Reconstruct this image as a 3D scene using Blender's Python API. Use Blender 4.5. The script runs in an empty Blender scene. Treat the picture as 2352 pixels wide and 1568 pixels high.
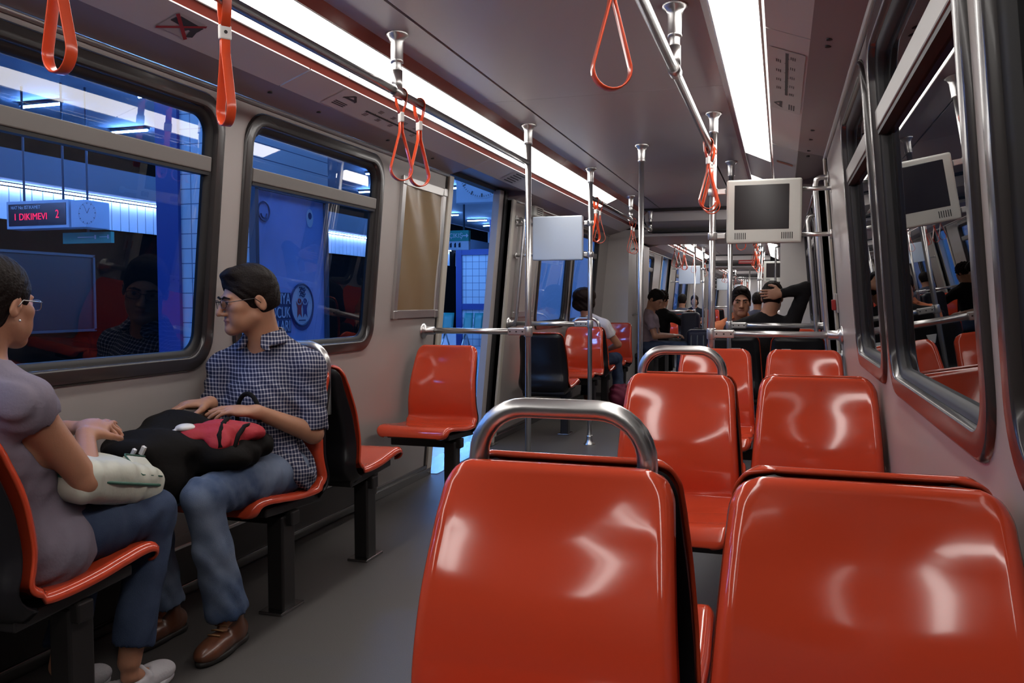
import bpy, math, random
import numpy as np
from mathutils import Vector, Matrix
random.seed(7)
S = bpy.context.scene
COL = S.collection
# ------------------------------------------------------------------ camera, world, exposure
F_PX, CAM_H, VPX, VPY = 1950.0, 1.17, 1795.0, 690.0
def cam_axes():
    d = Vector(((VPX-1176)/F_PX, -(VPY-784)/F_PX, 1.0)).normalized()   # world Y in (right, up, fwd)
    z = Vector((0, d[2], -d[1])).normalized()                          # world Z
    x = Vector((z[1]*d[2]-z[2]*d[1], z[2]*d[0]-z[0]*d[2], z[0]*d[1]-z[1]*d[0]))
    return x, d, z
ax, ay, az = cam_axes()
cam_d = bpy.data.cameras.new('camera'); cam = bpy.data.objects.new('camera', cam_d); COL.objects.link(cam)
cam_d.sensor_fit = 'HORIZONTAL'; cam_d.sensor_width = 36.0; cam_d.lens = 36.0*F_PX/2352.0
cam_d.clip_start = 0.02; cam_d.clip_end = 300
right = Vector((ax[0], ay[0], az[0])); up = Vector((ax[1], ay[1], az[1])); fwd = Vector((ax[2], ay[2], az[2]))
M = Matrix((right, up, -fwd)).transposed().to_4x4(); M.translation = Vector((0, 0, CAM_H))
cam.matrix_world = M
S.camera = cam
w = bpy.data.worlds.new('world'); S.world = w; w.use_nodes = True
w.node_tree.nodes['Background'].inputs[0].default_value = (0.0012, 0.0012, 0.0014, 1)
w.node_tree.nodes['Background'].inputs[1].default_value = 1.0
S.view_settings.view_transform = 'Standard'; S.view_settings.look = 'None'
S.view_settings.exposure = 0.0; S.view_settings.gamma = 1.0; S.view_settings.use_curve_mapping = False
try:
    S.cycles.max_bounces = 7; S.cycles.diffuse_bounces = 3; S.cycles.glossy_bounces = 4
    S.cycles.transparent_max_bounces = 12; S.cycles.transmission_bounces = 2
    S.cycles.caustics_reflective = False; S.cycles.caustics_refractive = False
    S.cycles.sample_clamp_indirect = 4.0; S.cycles.use_denoising = True
    S.cycles.use_adaptive_sampling = True; S.cycles.adaptive_threshold = 0.02
except Exception:
    pass
STRIP_L = 10.5                    # radiance of the carriage light strips
STRIP_C = (1.0, 0.955, 0.91)
BLUE = (0.10, 0.27, 1.0)         # station fluorescents (daylight tubes against the warm carriage balance)

# ------------------------------------------------------------------ materials
MATS = {}
def mat(name, col, rough=0.5, metal=0.0, coat=0.0, var=0.06, vscale=8.0, bump=0.0, bscale=60.0, spec=0.5, emit=None, es=0.0):
    if name in MATS: return MATS[name]
    m = bpy.data.materials.new(name); m.use_nodes = True; nt = m.node_tree; b = nt.nodes['Principled BSDF']
    b.inputs['Roughness'].default_value = rough; b.inputs['Metallic'].default_value = metal
    b.inputs['Specular IOR Level'].default_value = spec
    if coat: b.inputs['Coat Weight'].default_value = coat; b.inputs['Coat Roughness'].default_value = 0.06
    tc = nt.nodes.new('ShaderNodeTexCoord')
    if var > 0:
        nz = nt.nodes.new('ShaderNodeTexNoise'); nz.inputs['Scale'].default_value = vscale; nz.inputs['Detail'].default_value = 3
        nt.links.new(tc.outputs['Object'], nz.inputs['Vector'])
        r = nt.nodes.new('ShaderNodeMapRange'); r.inputs[3].default_value = 1-var; r.inputs[4].default_value = 1+var
        nt.links.new(nz.outputs['Fac'], r.inputs[0])
        mx = nt.nodes.new('ShaderNodeVectorMath'); mx.operation = 'SCALE'; mx.inputs[0].default_value = col[:3]
        nt.links.new(r.outputs[0], mx.inputs['Scale']); nt.links.new(mx.outputs[0], b.inputs['Base Color'])
    else:
        b.inputs['Base Color'].default_value = (*col[:3], 1)
    if bump > 0:
        n2 = nt.nodes.new('ShaderNodeTexNoise'); n2.inputs['Scale'].default_value = bscale; n2.inputs['Detail'].default_value = 2
        nt.links.new(tc.outputs['Object'], n2.inputs['Vector'])
        bp = nt.nodes.new('ShaderNodeBump'); bp.inputs['Strength'].default_value = bump; bp.inputs['Distance'].default_value = 0.01
        nt.links.new(n2.outputs['Fac'], bp.inputs['Height']); nt.links.new(bp.outputs[0], b.inputs['Normal'])
    if emit is not None:
        b.inputs['Emission Color'].default_value = (*emit, 1); b.inputs['Emission Strength'].default_value = es
    MATS[name] = m; return m
def emat(name, col, s):
    if name in MATS: return MATS[name]
    m = bpy.data.materials.new(name); m.use_nodes = True; nt = m.node_tree; nt.nodes.clear()
    e = nt.nodes.new('ShaderNodeEmission'); e.inputs[0].default_value = (*col, 1); e.inputs[1].default_value = s
    o = nt.nodes.new('ShaderNodeOutputMaterial'); nt.links.new(e.outputs[0], o.inputs[0]); MATS[name] = m; return m
def glassmat(name, tint, ior):
    m = bpy.data.materials.new(name); m.use_nodes = True; nt = m.node_tree; nt.nodes.clear()
    t = nt.nodes.new('ShaderNodeBsdfTransparent'); t.inputs[0].default_value = (*tint, 1)
    g = nt.nodes.new('ShaderNodeBsdfGlossy'); g.inputs['Roughness'].default_value = 0.008
    f = nt.nodes.new('ShaderNodeFresnel'); f.inputs[0].default_value = ior
    x = nt.nodes.new('ShaderNodeMixShader'); o = nt.nodes.new('ShaderNodeOutputMaterial')
    nt.links.new(f.outputs[0], x.inputs[0]); nt.links.new(t.outputs[0], x.inputs[1]); nt.links.new(g.outputs[0], x.inputs[2])
    nt.links.new(x.outputs[0], o.inputs[0]); return m
ORANGE = mat('orange_plastic', (0.58, 0.064, 0.025), 0.13, coat=0.25, var=0.05, vscale=5, bump=0.02, bscale=7)
BLACKP = mat('black_plastic', (0.012, 0.011, 0.013), 0.28, var=0.15, spec=0.35)
BLACKM = mat('black_metal', (0.014, 0.012, 0.012), 0.45, var=0.15)
CHROME = mat('brushed_steel', (0.66, 0.65, 0.64), 0.30, metal=1.0, var=0.04)
STEELD = mat('satin_steel', (0.34, 0.335, 0.335), 0.24, metal=1.0, var=0.05)
ALU = mat('aluminium', (0.62, 0.61, 0.60), 0.32, metal=0.9, var=0.04)
WALL = mat('wall_laminate', (0.385, 0.35, 0.33), 0.33, var=0.03, vscale=2)
PILLAR = mat('pillar_laminate', (0.45, 0.41, 0.39), 0.30, var=0.03, vscale=2)
CEIL = mat('ceiling_laminate', (0.52, 0.47, 0.475), 0.36, var=0.03, vscale=1.5)
COVE_SHADE = mat('cove_laminate_shaded', (0.30, 0.245, 0.245), 0.4, var=0.03, vscale=2)  # shade on the down-facing lower cove is put into this darker colour
COVE = mat('cove_laminate_lit', (0.64, 0.59, 0.575), 0.36, var=0.03, vscale=2)  # strip light on the upper cove is put into this paler colour
REDTRIM = mat('red_brown_trim', (0.19, 0.036, 0.026), 0.26, var=0.06)
DARKSEAM = mat('dark_seam', (0.02, 0.017, 0.018), 0.6, var=0)
FRAME = mat('dark_window_frame', (0.034, 0.0295, 0.029), 0.23, var=0.05, coat=0.12)
GASKET = mat('rubber_gasket', (0.010, 0.009, 0.010), 0.55, var=0.1)
FLOORM = mat('speckled_floor', (0.066, 0.060, 0.057), 0.5, var=0.35, vscale=260)
GLASS = glassmat('window_glass', (0.80, 0.86, 0.93), 1.62)
GLASSD = glassmat('dark_window_glass', (0.55, 0.56, 0.58), 1.85)
DIFF = emat('strip_diffuser', STRIP_C, STRIP_L)
TVG = mat('tv_grey_plastic', (0.56, 0.57, 0.53), 0.4, var=0.03)
SCREEN = mat('dark_screen', (0.020, 0.016, 0.018), 0.16, var=0, spec=.25)
PANELB = mat('blue_grey_sheet', (0.55, 0.62, 0.72), 0.35, var=0.02)
STRAPM = mat('orange_strap', (0.70, 0.075, 0.02), 0.28, var=0.06, vscale=30, coat=0.2)
WHITEP = mat('white_plastic', (0.75, 0.73, 0.70), 0.35, var=0.02)
POSTER = mat('brown_poster', (0.25, 0.175, 0.098), 0.24, var=0.12, vscale=3, bump=0.25, bscale=5)

# ------------------------------------------------------------------ mesh helpers
class MB:
    def __init__(s): s.v = []; s.f = []; s.sm = []
    def add(s, vs, fs, smooth=False):
        o = len(s.v); s.v += [tuple(map(float, p)) for p in vs]
        for f in fs: s.f.append(tuple(i+o for i in f)); s.sm.append(smooth)
        return s
    def box(s, c, d, R=None):
        hx, hy, hz = d[0]/2, d[1]/2, d[2]/2
        vs = [Vector((x*hx, y*hy, z*hz)) for x in (-1, 1) for y in (-1, 1) for z in (-1, 1)]
        if R is not None: vs = [R @ p for p in vs]
        c = Vector(c); return s.add([p+c for p in vs], BOXF)
    def hexa(s, p8): return s.add(p8, BOXF)      # order x,y,z low..high
    def prism(s, poly, a, axis, b):
        """poly in the two other axes; extrude along axis from a to b"""
        n = len(poly); vs = []
        for t in (a, b):
            for q in poly:
                p = list(q); p.insert(axis, t); vs.append(p)
        fs = [tuple(range(n-1, -1, -1)), tuple(range(n, 2*n))] + [(i, (i+1) % n, n+(i+1) % n, n+i) for i in range(n)]
        return s.add(vs, fs)
    def tube(s, path, r, n=12, closed=False, caps=True, flat=None):
        P = [Vector(p) for p in path]; m = len(P); rr = r if isinstance(r, (list, tuple)) else [r]*m
        T = []
        for i in range(m):
            a = P[i-1] if (i > 0 or closed) else P[i]; b = P[(i+1) % m] if (i < m-1 or closed) else P[i]
            T.append((b-a).normalized())
        ref = Vector((0, 0, 1)) if abs(T[0].z) < 0.9 else Vector((0, 1, 0))
        N = (ref-T[0]*ref.dot(T[0])).normalized(); vs = []; fs = []
        for i in range(m):
            N = (N-T[i]*N.dot(T[i])).normalized(); B = T[i].cross(N)
            for k in range(n):
                a = 2*math.pi*k/n; vs.append(P[i]+(N*math.cos(a)+B*math.sin(a))*rr[i])
        for i in range(m if closed else m-1):
            j = (i+1) % m
            for k in range(n): fs.append((i*n+k, i*n+(k+1) % n, j*n+(k+1) % n, j*n+k))
        s.add(vs, fs, True)
        if caps and not closed:
            o = len(s.v)-len(vs); s.f += [tuple(o+k for k in range(n-1, -1, -1)), tuple(o+(m-1)*n+k for k in range(n))]; s.sm += [False, False]
        return s
    def lathe(s, prof, c, axis=2, n=20):
        vs = []; fs = []; m = len(prof)
        for (r, h) in prof:
            for k in range(n):
                a = 2*math.pi*k/n; q = [r*math.cos(a), r*math.sin(a)]; q.insert(axis, h)
                vs.append([q[i]+c[i] for i in range(3)])
        for i in range(m-1):
            for k in range(n): fs.append((i*n+k, i*n+(k+1) % n, (i+1)*n+(k+1) % n, (i+1)*n+k))
        return s.add(vs, fs, True)
    def ribbon(s, path, wdir, wd, th, closed=False):
        """flat strap: path points, width along wdir, thickness in the path plane"""
        P = [Vector(p) for p in path]; m = len(P); W = Vector(wdir).normalized(); vs = []; fs = []
        for i in range(m):
            a = P[i-1] if (i > 0 or closed) else P[i]; b = P[(i+1) % m] if (i < m-1 or closed) else P[i]
            t = (b-a).normalized(); nn = t.cross(W).normalized()
            for (x, y) in ((-1, -.5), (-.9, -1), (.9, -1), (1, -.5), (1, .5), (.9, 1), (-.9, 1), (-1, .5)): vs.append(P[i]+W*x*wd/2+nn*y*th/2)
        for i in range(m if closed else m-1):
            j = (i+1) % m
            for k in range(8): fs.append((i*8+k, i*8+(k+1) % 8, j*8+(k+1) % 8, j*8+k))
        s.add(vs, fs, True)
        if not closed:
            o = len(s.v)-len(vs); s.f += [tuple(o+k for k in range(7, -1, -1)), tuple(o+(m-1)*8+k for k in range(8))]; s.sm += [False, False]
        return s
    def build(s, name, m, parent=None, bevel=0.0, origin=None, smooth=None, recalc=True):
        me = bpy.data.meshes.new(name); vs = s.v
        if origin is not None: vs = [(x-origin[0], y-origin[1], z-origin[2]) for x, y, z in vs]
        me.from_pydata(vs, [], s.f); me.polygons.foreach_set('use_smooth', s.sm if smooth is None else [smooth]*len(s.f))
        import bmesh
        bm = bmesh.new(); bm.from_mesh(me)
        if recalc: bmesh.ops.recalc_face_normals(bm, faces=bm.faces)
        bm.to_mesh(me); bm.free()
        for q in (m if isinstance(m, (list, tuple)) else [m]): me.materials.append(q)
        o = bpy.data.objects.new(name, me); COL.objects.link(o)
        if origin is not None: o.location = origin
        if parent is not None:
            o.parent = parent
            if origin is not None: o.location = Vector(origin)-parent_loc(parent)
            else: o.location = -parent_loc(parent)
        if bevel > 0:
            b = o.modifiers.new('bevel', 'BEVEL'); b.width = bevel; b.segments = 2; b.limit_method = 'ANGLE'
        return o
BOXF = [(0, 1, 3, 2), (4, 6, 7, 5), (0, 4, 5, 1), (2, 3, 7, 6), (0, 2, 6, 4), (1, 5, 7, 3)]
def parent_loc(p):
    v = Vector((0, 0, 0))
    while p is not None: v += p.location; p = p.parent
    return v
def empty(name, loc=(0, 0, 0)):
    o = bpy.data.objects.new(name, None); o.location = loc; o.empty_display_size = 0.1; COL.objects.link(o); return o
def tag(o, label, cat, group=None, kind=None):
    o['label'] = label; o['category'] = cat
    if group: o['group'] = group
    if kind: o['kind'] = kind
    return o
def struct(o, label=None):
    o['kind'] = 'structure'
    if label: o['label'] = label
    return o
def copy_tree(o, off=(0, 0, 0), parent=None):
    c = o.copy(); COL.objects.link(c)
    if parent is None: c.location = o.location+Vector(off)
    else: c.parent = parent
    for ch in o.children:
        if not ch.name.startswith('grab_hoop'): copy_tree(ch, off, c)
    return c
def text_mesh(name, txt, m, parent, loc, R, size, ext=0.0015, align='CENTER', sx=1.0):
    cu = bpy.data.curves.new('t', 'FONT'); cu.body = txt; cu.size = size; cu.extrude = ext; cu.align_x = align; cu.align_y = 'CENTER'
    to = bpy.data.objects.new('t', cu); COL.objects.link(to)
    dg = bpy.context.evaluated_depsgraph_get(); me = bpy.data.meshes.new_from_object(to.evaluated_get(dg))
    bpy.data.objects.remove(to); bpy.data.curves.remove(cu)
    me.name = name; me.transform(Matrix.Diagonal((sx, 1, 1, 1))); me.transform(R.to_4x4()); me.materials.clear(); me.materials.append(m)
    o = bpy.data.objects.new(name, me); COL.objects.link(o); o.location = loc
    if parent is not None: o.parent = parent; o.location = Vector(loc)-parent_loc(parent)
    return o
def frameR(xd, yd):
    x = Vector(xd).normalized(); y = Vector(yd); y = (y-x*y.dot(x)).normalized(); z = x.cross(y)
    return Matrix((x, y, z)).transposed()

# ------------------------------------------------------------------ carriage cross-section
CX = -0.925
HW, LEAN = 1.335, 0.09
def wx(side, z, off=0.0): return CX+side*(HW-LEAN*z-off)          # side -1 left, +1 right; off = into the carriage
def wp(side, y, z, off=0.0): return Vector((wx(side, z, off), y, z))
Y0, Y1 = -5.6, 10.6          # first carriage
MOD = 10.4                   # length step of the following carriages
Z_WALL = 1.985
# windows (outer frame extents along Y)
WIN_L = [(-0.9, 2.87), (3.0, 4.27), (7.5, 8.70), (8.80, 10.05)]
WIN_R = [(-0.4, 1.38), (1.47, 2.78), (2.90, 3.94), (7.5, 8.70), (8.80, 10.05)]
WZ0, WZ1 = 0.895, 1.955
DOOR = (5.26, 6.56); DZ = 2.045

def wall_box(mb, side, y0, y1, z0, z1, o0, o1):
    """slab on the leaning wall between offsets o0 (outer) and o1 (inner)"""
    a, b = (o0, o1) if side < 0 else (o1, o0)
    mb.hexa([wp(side, y, z, o) for o in (a, b) for y in (y0, y1) for z in (z0, z1)])
def wall_with_holes(name, side, y0, y1, holes, m, label, zt=Z_WALL, th=0.05):
    mb = MB(); cur = y0
    for (a, b, za, zb) in sorted(holes):
        if a > cur: wall_box(mb, side, cur, a, 0, zt, -th, 0)
        if za > 0: wall_box(mb, side, a, b, 0, za, -th, 0)
        if zb < zt: wall_box(mb, side, a, b, zb, zt, -th, 0)
        cur = b
    if cur < y1: wall_box(mb, side, cur, y1, 0, zt, -th, 0)
    return struct(mb.build(name, m), label)
def rrect(y0, y1, z0, z1, r, n=8):
    pts = []
    for (cy, cz, a0) in ((y1-r, z1-r, 0), (y0+r, z1-r, 90), (y0+r, z0+r, 180), (y1-r, z0+r, 270)):
        for k in range(n+1):
            a = math.radians(a0+90*k/n); pts.append((cy+r*math.cos(a), cz+r*math.sin(a)))
    return pts
def ring(mb, side, loops):
    """loops: list of (pts, off) swept into a moulding around a window"""
    n = len(loops[0][0]); vs = []; fs = []
    for pts, off in loops: vs += [wp(side, y, z, off) for (y, z) in pts]
    for i in range(len(loops)-1):
        for k in range(n): fs.append((i*n+k, i*n+(k+1) % n, (i+1)*n+(k+1) % n, (i+1)*n+k))
    mb.add(vs, fs, True)
WN = [0]
def window(side, y0, y1, glass, mull=True, z0=WZ0, z1=WZ1, label=None):
    WN[0] += 1; nm = 'window_%d' % WN[0]
    root = empty(nm, wp(side, (y0+y1)/2, z0, 0)); struct(root, label)
    f = MB()
    L = lambda i, o: (rrect(y0+i, y1-i, z0+i, z1-i, max(0.135-i*0.8, 0.05)), o)
    ring(f, side, [L(0, -0.002), L(0.002, 0.008), L(0.009, 0.0125), L(0.010, 0.0127), L(0.050, 0.0127), L(0.051, 0.0125), L(0.056, 0.008), L(0.059, -0.02)])
    f.build('window_frame', FRAME, root)
    g = MB(); ring(g, side, [L(0.058, -0.005), L(0.066, -0.008), L(0.080, -0.012), L(0.083, -0.035)])
    g.build('gasket', GASKET, root)
    p = MB(); pts = rrect(y0+.078, y1-.078, z0+.068, 1.69 if mull else z1-.068, 0.07)
    if mull:
        hp = MB(); pq = rrect(y0+.078, y1-.078, 1.69, z1-.062, 0.07)
        hp.add([wp(side, y, z, -0.022-.032*(z-1.69)) for y, z in (pq if side < 0 else pq[::-1])], [tuple(range(len(pq)))]); hp.build('hopper_pane', glass, root, recalc=False)
    p.add([wp(side, y, z, -0.024) for y, z in (pts if side < 0 else pts[::-1])], [tuple(range(len(pts)))]); p.build('pane', glass, root, recalc=False)
    if mull:
        b = MB(); wall_box(b, side, y0+.07, y1-.07, 1.665, 1.722, -0.03, 0.004)
        mo = b.build('mullion', mat('mullion_grey', (0.16, 0.145, 0.135), 0.35, var=.04), root, bevel=0.004)
        b = MB(); wall_box(b, side, y0+.075, y1-.075, 1.652, 1.664, -0.03, 0.0); b.build('mullion_seal', GASKET, root)
    return root

# ------------------------------------------------------------------ shell
YEND = 44.0
fl = MB(); fl.prism([(wx(-1, 0)-.05, -0.06), (wx(1, 0)+.05, -0.06), (wx(1, 0)+.05, 0), (wx(-1, 0)-.05, 0)], Y0, 1, YEND)
struct(fl.build('floor', FLOORM), 'dark grey speckled carriage floor')
holesL = [(a+.04, b-.04, WZ0+.04, WZ1-.04) for a, b in WIN_L]+[(DOOR[0], DOOR[1], 0, Z_WALL)]
holesR = [(a+.04, b-.04, WZ0+.04, WZ1-.04) for a, b in WIN_R]+[(DOOR[0], DOOR[1], 0, Z_WALL)]
wall_with_holes('wall_left', -1, Y0, Y1, holesL, WALL, 'pale grey carriage wall on the platform side')
wall_with_holes('wall_right', 1, Y0, Y1, holesR, WALL, 'pale grey carriage wall on the tunnel side')
def platform_side(a): return
for i, (a, b) in enumerate(WIN_L):
    window(-1, a, b, GLASS, label='rounded dark-framed window looking onto the blue station')
for i, (a, b) in enumerate(WIN_R):
    window(1, a, b, GLASSD, label='rounded dark-framed window on the tunnel side')
TN = [0]
def trim(mb, m, label, bevel=0):
    TN[0] += 1; return struct(mb.build('trim_%d' % TN[0], m, bevel=bevel), label)
def strip_poly(side, pts, th=0.012):
    """closed poly (x,z) from (u,z) line pts with thickness outward (away from the cabin)"""
    P = [Vector((CX+side*u, z)) for u, z in pts]
    d = (P[-1]-P[0]).normalized(); n = Vector((d[1], -d[0]))
    c = Vector((CX, 1.2))
    if (P[0]+n-c).length < (P[0]-c).length: n = -n
    return [(p[0], p[1]) for p in P]+[((p+n*th)[0], (p+n*th)[1]) for p in reversed(P)]
def shell_top(y0, y1, strips, first):
    for side, sn in ((-1, 'platform'), (1, 'tunnel')):
        # rounded window-head moulding, lower cove coloured as shaded, upper cove coloured as lit, red trims
        segs = [(y0, DOOR[0]-.08), (DOOR[1]+.08, y1)] if first else [(y0, y1)]
        mb = MB()
        for a, b in segs: mb.tube([(CX+side*1.150, a, 1.982), (CX+side*1.150, b, 1.982)], 0.011, 10)
        trim(mb, ALU, 'bright moulding above the windows on the %s side' % sn)
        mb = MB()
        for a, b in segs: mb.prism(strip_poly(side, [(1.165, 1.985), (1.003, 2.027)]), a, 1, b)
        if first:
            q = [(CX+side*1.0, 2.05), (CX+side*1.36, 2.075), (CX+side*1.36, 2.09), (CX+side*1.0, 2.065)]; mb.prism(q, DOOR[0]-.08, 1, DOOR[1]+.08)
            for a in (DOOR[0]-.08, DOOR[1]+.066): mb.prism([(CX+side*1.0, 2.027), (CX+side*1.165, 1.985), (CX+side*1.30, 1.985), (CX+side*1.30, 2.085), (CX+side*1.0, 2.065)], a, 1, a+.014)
        trim(mb, COVE_SHADE, 'lower cove panel on the %s side' % sn)
        ys = [y0]+[y for y in (3.0, 5.2, 8.3) if y0 < y < y1]+[y1] if first else [y0, y1]
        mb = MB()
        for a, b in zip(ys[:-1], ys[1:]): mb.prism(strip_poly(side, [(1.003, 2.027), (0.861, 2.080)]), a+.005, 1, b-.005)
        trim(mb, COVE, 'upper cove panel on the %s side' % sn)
        mb = MB(); mb.prism(strip_poly(side, [(0.868, 2.083), (0.862, 2.098)], .03), y0, 1, y1); trim(mb, DARKSEAM, 'dark gap beside the red trim')
    cl = MB()
    for (u0, u1) in ((-0.64, -0.432), (-0.418, 0.418), (0.432, 0.64)):
        ys = [y0]+[y for y in (-0.2, 1.6, 4.36, 7.1, 8.62) if y0 < y < y1]+[y1] if first else [y0, y0+2.7, y0+5.4, y1]
        for a, b in zip(ys[:-1], ys[1:]):
            cl.prism([(CX+u0, 2.23), (CX+u1, 2.23), (CX+u1, 2.26), (CX+u0, 2.26)], a+.002, 1, b-.002)
    return cl
def red_and_strip(side, y0, y1, ya, yb, label, seams, more=None):
    """a light strip: red trims, lit diffusers between ya and yb and blank panel beyond"""
    root = empty('ceiling_light', (CX+side*.75, (y0+y1)/2, 2.17)); tag(root, label, 'light')
    mb = MB(); mb.prism(strip_poly(side, [(0.864, 2.084), (0.846, 2.116)], .02), y0, 1, y1); mb.build('outer_trim', REDTRIM, root)
    mb = MB(); mb.prism(strip_poly(side, [(0.668, 2.193), (0.632, 2.232)], .02), y0, 1, y1); mb.build('inner_trim', REDTRIM, root)
    mb = MB()
    for e, (u, z) in ((0, (0.844, 2.116)), (1, (0.671, 2.193))): mb.tube([(CX+side*u, y0, z), (CX+side*u, y1, z)], 0.004, 6)
    mb.build('bead', WHITEP, root)
    ss = [ya]+[s for s in seams if ya < s < yb]+[yb]
    for a, b in zip(ss[:-1], ss[1:]):
        mb = MB(); mb.prism(strip_poly(side, [(0.842, 2.120), (0.672, 2.195)], .008), a+.008, 1, b-.008); mb.build('diffuser', DIFF, root)
    mb = MB(); mb.prism(strip_poly(side, [(0.842, 2.128), (0.672, 2.202)], .008), y0, 1, y1); mb.build('housing', COVE, root)
    if more:
        mb = MB(); mb.prism(strip_poly(side, [(0.842, 2.120), (0.672, 2.195)], .008), more[0], 1, more[1]); mb.build('diffuser', DIFF, root)
        mb = MB(); mb.prism(strip_poly(side, [(0.842, 2.120), (0.672, 2.195)], .008), yb+.005, 1, more[0]-.005); mb.build('blank_panel', CEIL, root); yb = more[1]
    if yb < y1:
        mb = MB(); mb.prism(strip_poly(side, [(0.842, 2.120), (0.672, 2.195)], .008), yb+.005, 1, y1); mb.build('blank_panel', CEIL, root)
    if ya > y0:
        mb = MB(); mb.prism(strip_poly(side, [(0.842, 2.120), (0.672, 2.195)], .008), y0, 1, ya-.005); mb.build('blank_panel', CEIL, root)
    return root
SE = [-5.36+1.235*k for k in range(0, 15)]
cl = shell_top(Y0, Y1, None, True)
struct(cl.build('ceiling', CEIL), 'grey panelled carriage ceiling')
mb = MB(); mb.box((CX, (Y0+YEND)/2, 2.30), (2.2, YEND-Y0, 0.06)); trim(mb, DARKSEAM, 'dark roof void above the ceiling joints')
red_and_strip(-1, Y0, Y1, -2.0, 8.55, 'long white light strip between red trims above the left seats, first carriage', SE)
red_and_strip(1, Y0, Y1, -2.0, 6.15, 'long white light strip between red trims above the right seats, first carriage', SE, (7.25, 10.2))
# rear wall behind the camera
mb = MB(); mb.prism([(wx(-1, 0), 0), (wx(1, 0), 0), (wx(1, 2), 2.0), (CX+.64, 2.25), (CX-.64, 2.25), (wx(-1, 2), 2.0)], Y0-.05, 1, Y0)
struct(mb.build('wall_back', WALL), 'end wall of the carriage')
# skirting and heater box under the left windows
def skirts(y0, y1, side):
    mb = MB(); wall_box(mb, side, y0, y1, 0.0, 0.055, 0, 0.02); wall_box(mb, side, y0, y1, 0.055, 0.075, 0, 0.012)
    TN[0] += 1; return mb
for side, nm in ((-1, 'left'), (1, 'right')):
    mb = MB()
    for a, b in ((Y0, DOOR[0]-.02), (DOOR[1]+.02, Y1)):
        wall_box(mb, side, a, b, 0.0, 0.05, 0, 0.022); wall_box(mb, side, a, b, 0.05, 0.075, 0, 0.014)
    struct(mb.build('baseboard_%s' % nm, STEELD, bevel=.003), 'grey metal skirting')
    mb = MB(); wall_box(mb, side, Y0, 4.30, 0.085, 0.235, 0, 0.085); h = mb.build('heater_box', mat('heater_dark', (0.035, 0.031, 0.03), .4, var=.1))
    tag(h, 'long dark heater box with bright ledge under the %s window seats' % nm, 'heater')
    mb = MB(); wall_box(mb, side, Y0, 4.30, 0.235, 0.250, 0, 0.098); mb.build('ledge', ALU, h, bevel=.003)
    mb = MB(); wall_box(mb, side, Y0, 4.30, 0.070, 0.085, 0, 0.094); mb.build('lower_rail', STEELD, h, bevel=.003)
# pillars and door surrounds
def door_surround(side, nm, off=0.0, close=True, first=True):
    d0, d1 = DOOR[0]+off, DOOR[1]+off
    root = empty('door_1' if side < 0 else 'door_2', wp(side, (d0+d1)/2, 0)); struct(root, 'open sliding doorway onto the blue platform' if not close else 'closed carriage door')
    mb = MB()
    for a, b in ((d0-.075, d0), (d1, d1+.075)): wall_box(mb, side, a, b, 0, 1.985, -.16, 0.018)
    if off > 1: wall_box(mb, side, d0-.075, d1+.075, 1.978, 2.01, -.16, 0.0)
    mb.build('jamb', mat('jamb_cream', (0.56, 0.52, 0.45), .3, var=.03), root, bevel=.006)
    mb = MB(); wall_box(mb, side, d0-.10, d0-.078, 0.02, 1.98, -.02, 0.004); wall_box(mb, side, d1+.078, d1+.10, 0.02, 1.98, -.02, 0.004); mb.build('joint_strip', DARKSEAM, root)
    mb = MB(); wall_box(mb, side, d0, d1, -0.02, 0.004, -.2, 0.06); mb.build('threshold', STEELD, root)
    mb = MB(); hz = 2.03 if off < 1 else 1.962; wall_box(mb, side, d0-.06, d1+.06, hz, hz+.03, -.15, -.08); mb.build('head_seal', GASKET, root)
    if close:
        for a, b in ((d0, (d0+d1)/2-.012), ((d0+d1)/2+.012, d1)):
            leaf = MB(); wall_box(leaf, side, a, b, 0.01, .85, -.10, -.05); wall_box(leaf, side, a, b, 1.85, 2.03 if off < 1 else 1.96, -.10, -.05)
            wall_box(leaf, side, a, a+.10, .85, 1.85, -.10, -.05); wall_box(leaf, side, b-.10, b, .85, 1.85, -.10, -.05)
            lo = leaf.build('leaf', PILLAR, root)
            g = MB(); wall_box(g, side, a+.09, b-.09, .84, 1.86, -.082, -.078); g.build('leaf_pane', GLASSD, lo)
        mb = MB(); wall_box(mb, side, (d0+d1)/2-.012, (d0+d1)/2+.012, 0.01, 1.96, -.095, -.055); mb.build('centre_seal', GASKET, root)
    else:
        mb = MB(); wall_box(mb, side, d1-.175, d1-.075, 0.01, 2.04, -.10, -.045); mb.build('leaf_edge', PILLAR, root)
        mb = MB(); wall_box(mb, side, d1-.075, d1-.002, 0.01, 2.04, -.10, -.030); mb.build('leaf_seal', GASKET, root)
        mb = MB(); wall_box(mb, side, d0+.0, d0+.03, 0.01, 2.04, -.115, -.06); mb.build('leaf_edge', PILLAR, root)
    return root
door_surround(-1, 'left', close=False)
door_surround(1, 'right', close=True)
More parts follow.
